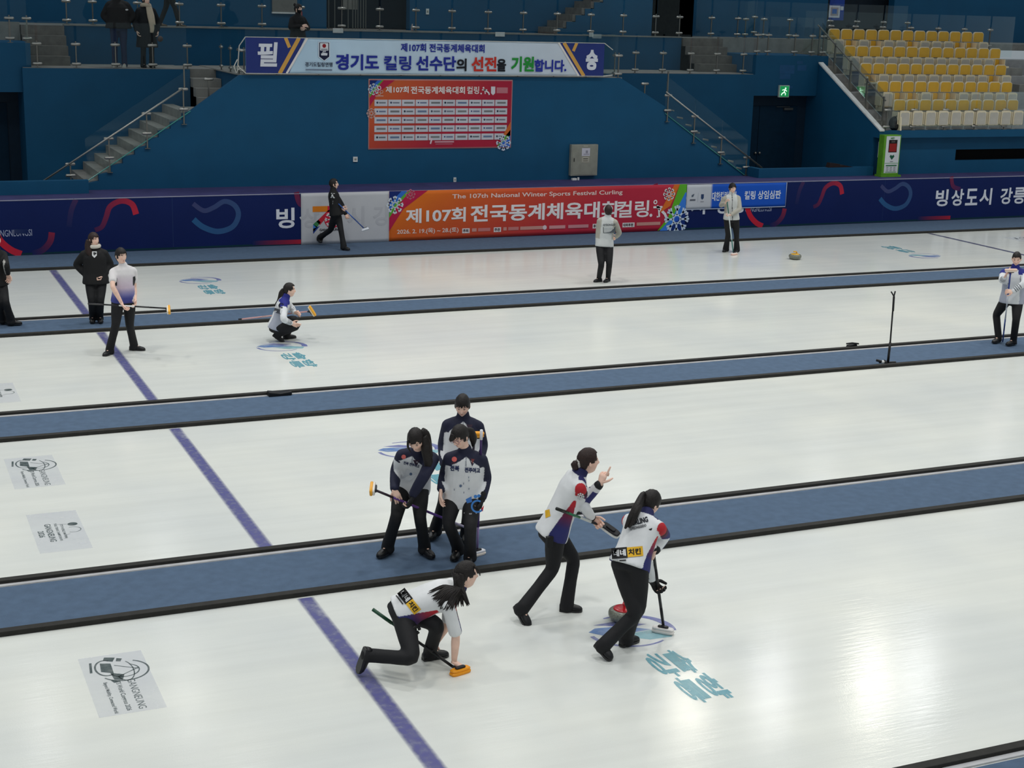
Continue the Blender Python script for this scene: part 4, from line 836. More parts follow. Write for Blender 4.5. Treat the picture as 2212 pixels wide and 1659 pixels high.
def hand(mb, W, d, n, side, S=1., curl=35, col=SK, fat=0., curls=None, thumb=None):
    """palm and five fingers: W wrist, d towards the fingers, n out of the palm; side=+1: thumb on +(n x d)"""
    d = d.normalized(); n = (n-d*n.dot(d)).normalized(); l = n.cross(d)*side; k = S
    loft(mb, [(W-d*.02*k, l*(.026+fat)*k, n*(.020+fat)*k), (W+d*.02*k, l*(.032+fat)*k, n*(.017+fat)*k), (W+d*.06*k, l*(.041+fat)*k, n*(.015+fat)*k), (W+d*.088*k, l*(.040+fat)*k, n*(.012+fat)*k)], 12, col)
    for i in range(4):
        c = (curls[i] if curls else curl+4*i); b = W+d*.083*k+l*(.030-.020*i)*k; q = [b]; ang = 0
        ls = [(.042, .026, .021), (.046, .029, .022), (.043, .027, .022), (.034, .021, .019)][i]
        sp = (1.5-i)*.05
        for j, L_ in enumerate(ls):
            ang += math.radians(c*(1.0 if j else .75)); dd = d*math.cos(ang)+n*math.sin(ang)+l*sp; q.append(q[-1]+dd.normalized()*L_*k)
        limb(mb, q, [(.0100+fat)*k, (.0094+fat)*k, (.0086+fat)*k, (.0074+fat)*k], 8, col, soft=.25)
    t0 = W+d*.022*k+l*.028*k; ta = thumb if thumb is not None else .5
    d1 = (d*.62+l*.72+n*.35*ta*2).normalized(); d2 = (d*.85+l*.25+n*.55*ta*2).normalized()
    limb(mb, [t0, t0+d1*.042*k, t0+d1*.042*k+d2*.030*k, t0+d1*.042*k+d2*.054*k], [(.0135+fat)*k, (.0115+fat)*k, (.010+fat)*k, (.008+fat)*k], 8, col, soft=.25)
def shoe(parent, heel, toe, up, S=1., col=(20, 20, 22), sole=(30, 30, 32), base=None):
    a = (toe-heel); L_ = a.length; a.normalize(); u = (up-a*up.dot(a)).normalized(); l = a.cross(u); m = MB(); so = MB(); n = 14
    prof = [(0, .026, .055), (.06, .033, .075), (.2, .036, .088), (.36, .036, .085), (.52, .040, .066), (.7, .045, .056), (.86, .041, .046), (.96, .028, .034), (1, .012, .022)]
    for mb, gw, z0, hs in ((m, 1, .008, 1), (so, 1.10, 0, 0)):
        o = len(mb.v)
        for s, w_, h in prof:
            c = heel+a*(s*L_)
            for k in range(n):
                t = 2*PI*k/n; ca, sa = math.cos(t), math.sin(t); zz = (max(0, sa)**.7*h*S+z0) if hs else (.0 if sa < 0 else .02)
                mb.v.append(c+l*(w_*gw*S*math.copysign(abs(ca)**.7, ca))+u*zz); mb.c.append(col if hs else sole)
        mb.f += [(o+i*n+k, o+i*n+(k+1) % n, o+(i+1)*n+(k+1) % n, o+(i+1)*n+k) for i in range(len(prof)-1) for k in range(n)]+[tuple(o+k for k in range(n-1, -1, -1)), tuple(o+(len(prof)-1)*n+k for k in range(n))]
    o1 = m.obj('shoe', PLAIN, parent, smooth=True, loc=base); so.obj('sole', PLAIN, o1, loc=base)
def bone(px, py, A, B, la, lb, dirn):
    """3D joint on the pixel ray that best fits the two bone lengths; dirn: the way the joint bends"""
    r = ray(px, py).normalized(); t0 = ((A+B)/2-CAM).dot(r); best = (9e9, None)
    for i in range(-70, 71):
        K = CAM+r*(t0+i*.01); c = ((K-A).length-la)**2+((K-B).length-lb)**2-.010*(K-(A+B)/2).dot(dirn)
        if c < best[0]: best = (c, K)
    return best[1]
def yawv(t): t = math.radians(t); return V((math.cos(t), math.sin(t), 0))
def paint(vs, fs, fn, name, m, parent, base):
    b = MB(); b.v = vs; b.f = fs; b.c = [fn(v) for v in vs]; return b.obj(name, m, parent, smooth=True, loc=base)
HAIR = mat('dark hair', (26, 20, 18), .5, spec=.35, nz=.3, ns=60, bump=.004, bs=120)
HAIRB = mat('brown black hair', (44, 28, 24), .5, spec=.35, nz=.3, ns=60, bump=.004, bs=120)
class Person: pass
def person(label, base, z0, hip, neck, headp, hdir, pel, sho, R_arm, L_arm, R_leg, L_leg, S=1., tilt=0., male=False, jacket=None, trousers=(20, 20, 23), hem=-.16,
           hair=None, hairm=None, flare=.072, shoes=((20, 20, 22), (34, 34, 36)), hands=({}, {}), bulk=1., short=False, lod=4, bend=0., collar=None, mask=None, coat=0, vox=.014, subd=0, category='person', skin=SK, sleeve_len=1., gp=None, legfat=1.):
    q = Person(); B = atz(base[0], base[1], z0) if isinstance(base, tuple) else base
    pl = gp or B; J = lambda p: p.copy() if isinstance(p, V) else hp(p[0], p[1], pl, p[2] if len(p) > 2 else 0)
    root = thing('person', label, category, B, None); q.root = root; q.base = B
    fp, fs_ = yawv(pel), yawv(sho); rp = fp.cross(V((0, 0, 1))); rs = fs_.cross(V((0, 0, 1)))      # person's right
    hc, nb, hd = J(hip), J(neck), J(headp)
    T = (nb-hc); Lt = T.length; T.normalize()
    rs = (rs-T*rs.dot(T)).normalized(); rs = (Matrix.Rotation(math.radians(tilt), 3, rs.cross(T))@rs); ft = T.cross(rs).normalized(); ft = ft if ft.dot(fs_) > -.2 else -ft
    rp2 = (rp-T*rp.dot(T)*.5).normalized(); fpt = T.cross(rp2); fpt = fpt if fpt.dot(fp) > -.2 else -fpt
    sw = (.178 if male else .152)*S; sm = nb-T*.085*S
    SR, SL = sm+rs*sw, sm-rs*sw; HR, HL = hc+rp2*.088*S-T*.02, hc-rp2*.088*S-T*.02
    q.T, q.ft, q.rs, q.hc, q.nb, q.Lt, q.S = T, ft, rs, hc, nb, Lt, S
    arms = {}
    for sd, Sh, ar in (('R', SR, R_arm), ('L', SL, L_arm)):
        W = J(ar[1]); up = .285*S; fo = .245*S
        dist = (W-Sh).length
        if dist > up+fo: k = (dist*1.002)/(up+fo); up *= k; fo *= k
        e = ar[0]; dn_ = (NV if e[2] == 'f' else -NV) if not isinstance(e, V) and len(e) > 2 else (-ft-V((0, 0, .3))).normalized()
        E_ = e.copy() if isinstance(e, V) else bone(e[0], e[1], Sh, W, up, fo, dn_)
        arms[sd] = [Sh, E_, W]
    legs = {}
    for sd, Hp, lg in (('R', HR, R_leg), ('L', HL, L_leg)):
        def gp(p): return p.copy() if isinstance(p, V) else J(p[:2]+(p[3],)) if len(p) > 3 else atz(p[0], p[1], z0+(p[2] if len(p) > 2 else 0))
        he, to = gp(lg[1]), gp(lg[2]); ax = (to-he).normalized(); up_ = V(lg[3]) if len(lg) > 3 else V((0, 0, 1)); up_ = (up_-ax*up_.dot(ax)).normalized()
        if not 0.2*S < (to-he).length < .29*S: to = he+ax*.245*S
        A = he+ax*.07*S+up_*.085*S; th, sh = .40*S, .385*S; dist = (A-Hp).length
        if dist > th+sh: k = dist*1.002/(th+sh); th *= k; sh *= k
        k_ = lg[0]; dn_ = (NV if k_[2] == 'f' else -NV) if not isinstance(k_, V) and len(k_) > 2 else fp
        K = k_.copy() if isinstance(k_, V) else bone(k_[0], k_[1], Hp, A, th, sh, dn_)
        legs[sd] = [Hp, K, A, he, to, up_]
    q.arms, q.legs = arms, legs
    Rm_ = Matrix.Rotation(math.radians(hdir[0]-90), 3, 'Z')@Matrix.Rotation(math.radians(hdir[1]), 3, 'X')@Matrix.Rotation(math.radians(hdir[2] if len(hdir) > 2 else 0), 3, 'Y')
    q.head, q.R = hd, Rm_
    def tor(s, wu, wv, off=0.):     # ring of the torso at fraction s (0 hips .. 1 neck base)
        t = min(1, max(0, s)); r = (rp2*(1-t)+rs*t).normalized(); f = (fpt*(1-t)+ft*t).normalized()
        return (hc+T*(s*Lt)+ft*(bend*math.sin(PI*t)+off)*S, r*wu*S, f*wv*S)
    bw = 1.13 if male else 1.
    # ---- body: one continuous surface with head and hands
    tr = MB(); loft(tr, [tor(-.14, .10, .075), tor(0, .125, .085), tor(.35, .105, .075), tor(.7, .125, .085), tor(.92, .11, .065), tor(1.02, .05, .05)])
    limb(tr, [nb-T*.08*S, nb+(hd-nb)*.3, hd+Rm_@V((0, -.018, -.045))*S], [.055*S, .050*S, .048*S])
    for sd in 'RL':
        a = arms[sd]; limb(tr, a, [.045*S, .037*S, .025*S]); m_ = a[1]*.7+a[2]*.3; limb(tr, [a[1], m_, a[2]], [.037*S, .040*S, .025*S])
        g = legs[sd]; limb(tr, g[:3], [.07*S, .048*S, .034*S]); limb(tr, [g[2], g[3]+(g[4]-g[3])*.7+g[5]*.03*S], [.03*S, .022*S])
    vs, fs = remesh(tr, .014, 2); body = MB(); body.add(vs, fs, skin); head(body, hd, Rm_, S, lod, skin, mask)
    gl = []
    for sd, hh in (('R', hands[0]), ('L', hands[1])):
        a = arms[sd]; d = J(hh['to'])-a[2] if 'to' in hh else (a[2]-a[1]); side = 1 if sd == 'R' else -1
        n = V(hh['n']) if 'n' in hh else (rs*(-side)+ft*.3)
        if 'ax' in hh: n = hh['ax'].cross(d)*(1 if hh['ax'].cross(d).dot(n) > 0 else -1)
        flip = 1 if n.normalized().cross(d.normalized()).dot(V(hh['thumb']) if 'thumb' in hh else ft) > 0 else -1
        hand(body, a[2], d, n, flip, S, hh.get('curl', 30), skin, 0, hh.get('curls'), hh.get('ta'))
        if hh.get('glove'): g_ = MB(); hand(g_, a[2], d, n, flip, S*1.06, hh.get('curl', 30), hh['glove'], .0035, hh.get('curls')); limb(g_, [a[2]-d.normalized()*.05, a[2]+d.normalized()*.02], [.036*S, .036*S], 12, hh['glove']); gl.append(g_)
    body.obj('body', SKIN, root, smooth=True, loc=B)
    for g_ in gl: g_.obj('glove', CLOTH, root, smooth=True, loc=B)
    # ---- trousers
    t = MB(); loft(t, [tor(-.22, .135*bw, .095*bw), tor(-.1, .164*bw, .116*bw), tor(.02, .162*bw, .115*bw), tor(.2, .142*bw, .10*bw)])
    for sd in 'RL':
        H_, K, A, he, to, up_ = legs[sd]; sh = (K-A).normalized(); lf = legfat
        limb(t, [H_-T*.0, H_*.5+K*.5, K, K*.5+A*.5, A, A-up_*.055*S], [.098*S*lf, .086*S*lf, .064*S*lf, .060*S*lf, (flare*.92)*S, flare*S], 14, soft=.2)
    vs, fs = remesh(t, vox, 3); tf = trousers if callable(trousers) else (lambda p: trousers); q.trousers = paint(vs, fs, tf, 'trousers', CLOTH, root, B)
    for sd in 'RL': shoe(root, legs[sd][3], legs[sd][4], legs[sd][5], S, shoes[0], shoes[1], B)
    # ---- upper garment
    t = MB(); b_ = bulk*bw
    rr = [tor(hem, .192*b_, .150*b_), tor(hem+.08, .188*b_, .146*b_), tor(.22, .166*b_, .122*b_), tor(.5, .162*b_, .118*b_), tor(.74, .168*b_, .116*b_), tor(.9, .145*bw, .095*b_), tor(1.0, .075*bw, .07*bw)]
    if coat: dn = V((0, 0, -1)); rr = [(hc+dn*coat, rp2*.21*S*bulk, fpt*.17*S*bulk), (hc+dn*coat*.5, rp2*.19*S*bulk, fpt*.15*S*bulk)]+rr
    loft(t, rr)
    if collar: limb(t, [nb-T*.03*S, nb+(hd-nb).normalized()*collar*S], [.072*S, .066*S], soft=0)
    sl = [.064, .061, .055, .052, .043]
    for sd in 'RL': limb(t, [nb-T*.045*S, (nb-T*.045*S)*.5+arms[sd][0]*.5+T*.012*S, arms[sd][0]-T*.005*S], [.060*S*b_, .060*S*b_, .062*S*b_], 12)
    for sd in 'RL':
        a = arms[sd]; ex = a[2]+(a[2]-a[1]).normalized()*0
        if short: e2 = a[0]+(a[1]-a[0])*short; limb(t, [a[0], (a[0]+e2)/2, e2], [.062*S, .060*S, .060*S])
        else: limb(t, [a[0], (a[0]+a[1])/2, a[1], (a[1]+ex)/2, a[1]+(ex-a[1])*.97*sleeve_len], [s_*S*bulk for s_ in sl], 14, soft=.2)
    vs, fs = remesh(t, vox, 3, subd)
    def ctx(p):
        r = p-hc; s = r.dot(T)/Lt; a = r.dot(rs)/S; b = (r-T*r.dot(T)).dot(ft)/S; best = (9, 0, 'R', V((0, 0, 0)))
        for sd in 'RL':
            A = arms[sd]
            for i in (0, 1):
                e = A[i+1]-A[i]; tt = max(0, min(1, (p-A[i]).dot(e)/e.length_squared)); c = A[i]+e*tt; dd = (p-c).length/S
                if dd < best[0]: best = (dd, i+tt, sd, p-c)
        hw = (.205 if s < .3 else .178)*b_; intor = (a/hw)**2+(b/(.165*b_))**2 < 1.0 and s < (.72 if abs(a) > .12 else .9)
        arm = best[0] < (.092-.014*best[1])*b_ and (best[0] < .04 or not intor) and (best[1] > .12 or abs(a) > .135)
        return s, a, b, arm, best[1], best[2], best[3]
    q.ctx = ctx; jf = jacket if callable(jacket) else (lambda p, c: jacket)
    q.jacket = paint(vs, fs, lambda p: jf(p, ctx(p)), 'jacket' if not short else 'shirt', CLOTH, root, B)
    # ---- hair
    if hair:
        hv, hf = hair_cap(hd, Rm_, S, **{k: v for k, v in hair.items() if k in ('bangs', 'nape', 'side', 'grow', 'seed')}, lod=4)
        b = MB(); b.add(hv, hf); hm = hairm or HAIR; ho = b.obj('hair', hm, root, smooth=True, loc=B); so = ho.modifiers.new('thick', 'SOLIDIFY'); so.thickness = .013*S; so.offset = -1
        loc = lambda v: hd+Rm_@(V(v)*S)
        for nm, pts, rad in hair.get('locks', ()):
            m = MB(); pp = [J(p[1:]) if p[0] == 'px' else loc(p) for p in pts]; m.tube(cat(pp, 5), lerp_list([r_*S for r_ in rad], 5), 9, flat=.75); m.obj(nm, hm, ho, smooth=True, loc=B)
    return q
def decal(target, items, px, rot, parent, name, sc=1.):
    """print laid on a garment round the pixel px: items add flat shapes to a Panel in metres"""
    me = target.data; off = target.matrix_world.translation
    o = target; off = V((0, 0, 0))
    while o: off += o.location; o = o.parent
    bv = BVHTree.FromPolygons([v.co+off for v in me.vertices], [tuple(p.vertices) for p in me.polygons])
    h = bv.ray_cast(CAM, ray(*px).normalized())
    if h[0] is None: print('DECAL MISS', name, px); return
    a = math.radians(rot); u0, v0 = rgt, upv; ex = u0*math.cos(a)+v0*math.sin(a); ey = v0*math.cos(a)-u0*math.sin(a)
    p = Panel(h[0], ex*sc, ey*sc, -fwd, .0015); items(p); m = MB(); base = None
    for v, c in zip(p.mb.v, p.mb.c):
        d = (v-CAM).normalized(); k = bv.ray_cast(CAM, d); s = k[0] if k[0] is not None and (k[0]-h[0]).length < .25 else v
        m.v.append(s-d*(.005+(v-h[0]).dot(-fwd))); m.c.append(c)
    m.f = p.mb.f; return m.obj(name, CLOTH, parent, loc=V(parent.location))
BROOMS = 'brooms held by the players'
def broom(label, top, foot, head_c=None, head_ax=None, head_n=None, cols=((30, 30, 34),), grip=None, pad=(240, 150, 30), hd=(235, 235, 232), r=.0125, hl=.20, ring=None):
    """broom: handle from top to the joint with the head; head: soft pad below a plastic plate"""
    top, foot = V(top), V(foot); t = thing('curling_broom', label, 'broom', foot, BROOMS); d = (foot-top); n = len(cols)
    for i, c in enumerate(cols):
        a, b = top+d*(i/n), top+d*((i+1)/n); MB().tube([a, b], r, 10, c).obj('handle', PLAIN, t, smooth=True, loc=foot)
    if grip: MB().tube([top-d.normalized()*.005, top+d.normalized()*grip[1]], r*1.25, 10, grip[0]).obj('grip', PLAIN, t, smooth=True, loc=foot)
    if head_c is not None:
        c = V(head_c); a = V(head_ax).normalized(); nn = V(head_n); nn = (nn-a*nn.dot(a)).normalized(); l = a.cross(nn)   # nn: from the pad towards the plate
        def slab(w_, h_, z0_, z1_, col, nm, par):
            m = MB(); rings = []; k = 20
            for z_, g in ((z0_, .92), (z0_+(z1_-z0_)*.3, 1), (z1_-(z1_-z0_)*.3, 1), (z1_, .9)): rings.append((c+nn*z_, a*w_*g, l*h_*g))
            loft(m, rings, k, col, 4.); return m.obj(nm, PLAIN, par, smooth=False, loc=foot)
        ho = slab(hl/2, .036, .012, .034, hd, 'broom_head', t); slab(hl/2+.004, .040, -.016, .0119, pad, 'pad', t)
        slab(.05, .02, .0345, .05, (24, 24, 28), 'joint_plate', t)
        MB().tube([foot, c+nn*.04], r*1.05, 8, (30, 30, 34)).obj('socket', PLAIN, t, loc=foot)
    return t
# ================================================================== PEOPLE IN THE PLACE
BLK = (19, 19, 21); NAVYC = (26, 29, 54); WH = (226, 227, 228)
def mixc(a, b, t): t = max(0, min(1, t)); return tuple(x*(1-t)+y*t for x, y in zip(a, b))
def team_a(p, c):                     # navy raglan sleeves and yoke, white front
    s, a, b, arm, t, sd, rv = c
    if arm or s > 1.0: return NAVYC
    if s > .97-1.5*abs(a)+(.02 if b < 0 else 0): return NAVYC
    if b > .03 and abs(a) < .006 and s > .78: return (150, 152, 160)
    return (222, 223, 225)
DBG = []
def team_b(p, c):                     # white, red to navy stripe over the sleeves and flanks
    s, a, b, arm, t, sd, rv = c; sg = 1 if sd == 'R' else -1
    if arm:
        if t > 1.86: return (24, 24, 28)
        r = rv.normalized() if rv.length > 1e-5 else rv; o = r.dot(q_axis['rs'])*sg
        if t < 1.0 and (r.dot(q_axis['f']) > .72 if q_axis['short'] else o > .35): return (182, 34, 44) if t < .2 else (60, 26, 40) if t < .36 else mixc((92, 30, 66), (42, 44, 104), (t-.36)*4)
        if t >= 1.0 and t < 1.7 and r.z < -.2 and o > -.3: return (42, 44, 104)
        return WH
    if s > 1.0: return (34, 36, 84)
    if s > .88 and abs(a) > .085 and b > -.03: return (40, 40, 96)
    if s < .64 and abs(a) > .065 and abs(b-.012) < .085*(1-max(0, s)/.68)+.01: return mixc((42, 44, 104), (186, 36, 46), (s-.14)*2.4)
    return WH
def team_c(p, c):                     # white with royal blue shoulders, grey blue flanks
    s, a, b, arm, t, sd, rv = c
    if s > .98: return (30, 36, 120)
    if (arm and t < .28) or (not arm and s > .84 and abs(a) > .05): return (34, 40, 130)
    if arm and 1.25 < t < 1.9 and abs(math.sin(t*22)) > .75: return (70, 74, 84)
    if not arm and abs(a) > .10 and s < .5: return (168, 172, 186)
    if not arm and .112 < abs(a)+.04*s < .122: return (90, 92, 104)
    return (224, 226, 228)
def beige(p, c):
    s, a, b, arm, t, sd, rv = c
    if arm or (not arm and abs(a) > .12 and s > .2): return (176, 172, 160)
    if b > .05 and abs(a) < .007: return (50, 52, 56)
    return (206, 208, 206)
def grad_shirt(p, c):
    s, a, b, arm, t, sd, rv = c
    if arm: return (226, 222, 222)
    if abs(a) > .12 and .42 < s < .68: return (22, 22, 28)
    return mixc(mixc((62, 68, 138), (206, 190, 206), (s-.05)*3.2), (226, 222, 222), (s-.42)*2.6)
q_axis = {'rs': V((1, 0, 0)), 'short': False}
def axis(t, short=False): q_axis['rs'] = yawv(t).cross(V((0, 0, 1))); q_axis['f'] = yawv(t); q_axis['short'] = short

# ---- nearest sheet: the player who has just released, low on the ice
BB = atz(895, 1436)
def dd(px, base, z=0.): return (atz(px[0], px[1], z)-base).dot(NV)
axis(0, True)
de = person('person crouching on one knee in white shirt, long dark hair, hand on orange broom pad', (895, 1436), 0, (873, 1322, .06), (990, 1277, 0), (1006, 1243, .02), (-2, 2), 0, 2,
    ((985, 1371, 'n'), (981, 1430, -.10)), ((968, 1345, 'f'), (940, 1392, .2)),
    ((892, 1423, 'n'), (788, 1400, 0, dd((768, 1456), BB, .03)), (770, 1454, .03), (1, 0, .25)), ((946, 1350), (913, 1427, .0), (944, 1421, .0)),
    jacket=team_b, short=.93, hem=-.10, flare=.066, hair=dict(bangs=.5, nape=-.55, side=-.1), hands=(dict(to=(1003, 1444, -.10), n=(0, 0, -1), curl=24, thumb=(1, 0, 0)), dict(curl=40)), subd=1, bend=-.03, collar=.05, lod=5)
locks = [('fringe', [(.05, .06, .085), (.06, .095, .05), (.05, .11, .0)], (.012, .009, .004))]
random.seed(3)
for k in range(44):
    u = k/43; sx = (-.05, -.02, .01, .04, .06)[k % 5]; e = [(925+random.uniform(-4, 8), 1279+random.uniform(-3, 8), .08), (938, 1297, .05), (948, 1309, .0), (958, 1320, -.06), (978, 1318, -.10), (1006, 1309, -.15), (1012, 1306, -.15)]
    j = u*5.99; i = int(j); f = j-i; en = tuple(e[i][q]*(1-f)+e[i+1][q]*f+(random.uniform(-3, 3) if q < 2 else 0) for q in range(3))
    mx, my = 984+14*u, 1268+4*u; mid = (mx*.55+en[0]*.45+random.uniform(-2, 2), my*.55+en[1]*.45-6+5*u, en[2]*.6-.02)
    locks.append(('ponytail', [(sx, -.05-.04*(k % 2), .05-.04*u), ('px', mx, my, .03-.13*u), ('px',)+mid, ('px',)+en], (.028, .024, .016, .002)))
def add_locks(q, locks, hm=HAIR, drape=False):
    ho = [c for c in q.root.children if c.name.startswith('hair')][0]
    bv = BVHTree.FromPolygons([v.co+q.base for v in q.jacket.data.vertices], [tuple(p.vertices) for p in q.jacket.data.polygons]) if drape else None
    def at(p):
        v = hp(p[1], p[2], q.base, p[3])
        if bv:
            d = (v-CAM).normalized(); k = bv.ray_cast(CAM, d)
            if k[0] is not None: v = k[0]-d*.02
        return v
    for nm, pts, rad in locks:
        m = MB(); pp = [at(p) if p[0] == 'px' else q.head+q.R@(V(p)*q.S) for p in pts]
        m.tube(cat(pp, 5), lerp_list([r_*q.S for r_ in rad], 5), 10, flat=.7); m.obj(nm, hm, ho, smooth=True, loc=q.base)
add_locks(de, locks, drape=True)
def patch(p):
    p.grid(0, -.05, .16, .05, 8, 5, lambda x, y: (226, 176, 40)); p.grid(-.16, -.055, 0, .055, 8, 5, lambda x, y: (30, 28, 28)); p.grid(-.15, -.085, -.02, -.07, 6, 1, lambda x, y: (60, 60, 60)); p.lay()
    p.lay(); p.text('치킨', .012, -.03, .062, (30, 26, 20), w=.125, bold=.04); p.text('네네', -.142, -.032, .066, (230, 230, 230), w=.125, bold=.04)
decal(de.jacket, patch, (884, 1299), -52, de.root, 'print', .72)
m = MB(); c0 = hp(899, 1361, BB, -.16); m.tube([c0+V((.03*math.cos(t), 0, .03*math.sin(t))) for t in [k*2*PI/10 for k in range(10)]], .014, 8); m.obj('waist_pouch', BLACKV, de.root, loc=BB)
broom('dark green broom with orange pad under the hand of the crouching player', hp(806, 1317, BB, .22), hp(978, 1440, BB, -.06), atz(994, 1451, .016), atz(1013, 1445)-atz(974, 1457), (0, 0, 1), ((24, 70, 48), (24, 70, 48), (24, 24, 26), (24, 24, 26)), ((20, 70, 46), .2), pad=(244, 158, 24), hd=(244, 158, 24), hl=.19)

# ---- the two sweepers
axis(-8)
B12 = atz(1200, 1322)
sw1 = person('person in white and navy jacket striding right with one index finger raised, mouth open', (1200, 1322), 0, (1196, 1142, 0), (1251, 1022, 0), (1270, 997, .0), (-6, 4), -8, -10,
    ((1259, 1085), (1297, 1044, -.12)), ((1262, 1096, 'f'), (1279, 1119, .08)),
    ((1194, 1229), (1112, 1310, .12), (1136, 1347, .0)), ((1240, 1208), (1208, 1319, 0), (1258, 1321, 0)),
    jacket=team_b, hem=-.12, hair=dict(bangs=.5, nape=-.5, side=-.12, seed=2), hairm=HAIRB, hands=(dict(to=(1305, 1022, -.10), n=(.6, .3, .2), curls=(2, 62, 72, 80), ta=.9), dict(to=(1292, 1130, .08), n=(0, -1, -.3), curl=60)), subd=1, collar=.06, lod=5)
add_locks(sw1, [('bun', [(0, -.085, -.01), (0, -.12, -.02), (0, -.155, -.03)], (.03, .052, .03))], HAIRB)
ho = [c for c in sw1.root.children if c.name.startswith('hair')][0]; cc = sw1.head+sw1.R@V((0, -.10, -.005))
MB().tube([cc+sw1.R@V((.034*math.cos(k*PI/5), .006*(k % 2), .034*math.sin(k*PI/5))) for k in range(11)], .012, 7).obj('hair_tie', mat('pale scrunchie', (200, 196, 190), .7), ho, loc=sw1.base)
c0 = hp(1187, 1170, B12, -.2); MB().box(tuple(c0-V((.03, .02, .05))), tuple(c0+V((.03, .02, .05)))).obj('waist_pouch', BLACKV, sw1.root, loc=B12)
decal(sw1.jacket, lambda p: p.poly([(-.03, -.05), (.04, -.04), (.05, .05), (-.01, .05)], (222, 174, 42)), (1181, 1110), 15, sw1.root, 'print', .7)
decal(sw1.jacket, lambda p: p.flake(0, 0, .05, (216, 218, 220), .012), (1254, 1073), 0, sw1.root, 'print', .7)
broom('green broom with white and black head held low by the striding sweeper', hp(1203, 1099, B12, -.26), hp(1300, 1136, B12, .12), hp(1318, 1146, B12, .10), hp(1336, 1157, B12, .06)-hp(1302, 1133, B12, .14), upv*.7-fwd*.6, ((30, 92, 60), (40, 110, 76), (210, 214, 210), (30, 30, 34)), ((22, 26, 24), .12), pad=(232, 232, 228), hd=(26, 26, 30), hl=.2)
axis(24)
B13 = atz(1345, 1400)
sw2 = person('person seen from behind in white jacket sweeping with ponytail, over the blue emblem', (1345, 1400), 0, (1362, 1214, .0), (1396, 1112, .20), (1404, 1088, .30), (14, -22), 28, 34,
    ((1436, 1158), (1414, 1191, .08)), ((1396, 1212, 'f'), (1410, 1256, .26)),
    ((1380, 1318), (1285, 1393, .10), (1320, 1428, 0.)), ((1372, 1322), (1341, 1397, 0.01), (1378, 1383, 0.0)),
    jacket=team_b, hem=-.10, hair=dict(bangs=.32, nape=-.55, side=-.2, seed=4), hands=(dict(to=(1412, 1204, .14), n=(-.6, .8, 0), curl=62), dict(to=(1421, 1272, .28), n=(.3, -.8, 0), curl=58, glove=(22, 22, 24))), subd=1, collar=.04, lod=5)
add_locks(sw2, [('ponytail', [(-.0, -.09, .04), (0, -.13, .06), ('px', 1374, 1097, .12), ('px', 1362, 1120, .08), ('px', 1350, 1142, .04)], (.022, .03, .05, .045, .012)), ('ponytail', [(-.0, -.1, .04), ('px', 1378, 1100, .1), ('px', 1368, 1124, .06), ('px', 1358, 1140, .04)], (.02, .04, .035, .01))])
decal(sw2.jacket, patch, (1355, 1193), 5, sw2.root, 'print', .85)
decal(sw2.jacket, lambda p: (p.text('CURLING', -.2, -.0, .07, (30, 34, 44), w=.26, bold=.05), p.text('GYEONGGIDO', -.2, -.055, .035, (40, 44, 54), w=.22, bold=.03)), (1391, 1129), 14, sw2.root, 'lettering', .66)
broom('black broom with white head sweeping the ice ahead of the red stone', hp(1404.5, 1142, B13, .02), atz(1433, 1352, .05), atz(1432, 1363, .02), atz(1454, 1368)-atz(1411, 1360), (0, 0, 1), ((30, 100, 62), (26, 28, 28), (26, 26, 28), (24, 24, 26), (24, 24, 26)), ((20, 22, 22), .12), pad=(232, 226, 220), hd=(226, 222, 218), hl=.2, r=.014)

# ---- the three team mates on the carpet
axis(-114)
a1 = person('person bending forward in navy sleeved white jacket, long hair hanging, holding a purple broom', (880, 1194), .018, (889, 1046, .10), (905, 975, -.20), (898, 949, -.36), (-122, -38, 4), -116, -118,
    ((855, 1016), (852, 1058, -.28)), ((915, 1030), (891, 1070, -.36)),
    ((857, 1114), (846, 1190, .018), (825, 1201, .018)), ((907, 1116), (909, 1191, .018), (926, 1201, .018)),
    jacket=team_a, hem=-.16, bulk=1.08, tilt=-6, hair=dict(bangs=.36, nape=-.7, side=-.4, seed=1), hands=(dict(to=(858, 1073, -.3), curl=35, n=(.3, .6, -.5)), dict(to=(886, 1090, -.38), curl=45, glove=(18, 18, 20))), subd=1, collar=.05, lod=5, bend=-.05)
add_locks(a1, [('long_hair', [(-.07, -.02, .02), (-.09, .0, -.06), ('px', 921, 975, -.36), ('px', 925, 1000, -.33), ('px', 917, 1014, -.33)], (.045, .05, .05, .045, .012)), ('long_hair', [(-.05, -.06, .04), (-.09, -.05, -.02), ('px', 926, 985, -.28), ('px', 927, 1004, -.28)], (.05, .05, .045, .012)), ('fringe', [(.05, .07, .07), (.055, .105, .02), (.04, .12, -.05)], (.014, .012, .004))])
decal(a1.jacket, lambda p: p.poly([(0, -.055), (.045, .03), (-.04, .03)], (60, 44, 60)), (899, 999), 0, a1.root, 'print', .8)
decal(a1.jacket, lambda p: p.disc(0, 0, .028, (216, 110, 104)), (872, 987), 0, a1.root, 'print', .8)
decal(a1.jacket, lambda p: p.text('전북 전주여고', -.13, 0, .05, (36, 44, 84), w=.26, bold=.04), (888, 1007), -14, a1.root, 'lettering', .62)
decal(a1.jacket, lambda p: (p.poly([(-.09, -.06), (-.02, .07), (.1, .0), (.0, -.09)], (216, 218, 222)), p.disc(.02, .0, .018, (90, 110, 140))), (884, 1024), 0, a1.root, 'print', .8)
B9 = a1.base
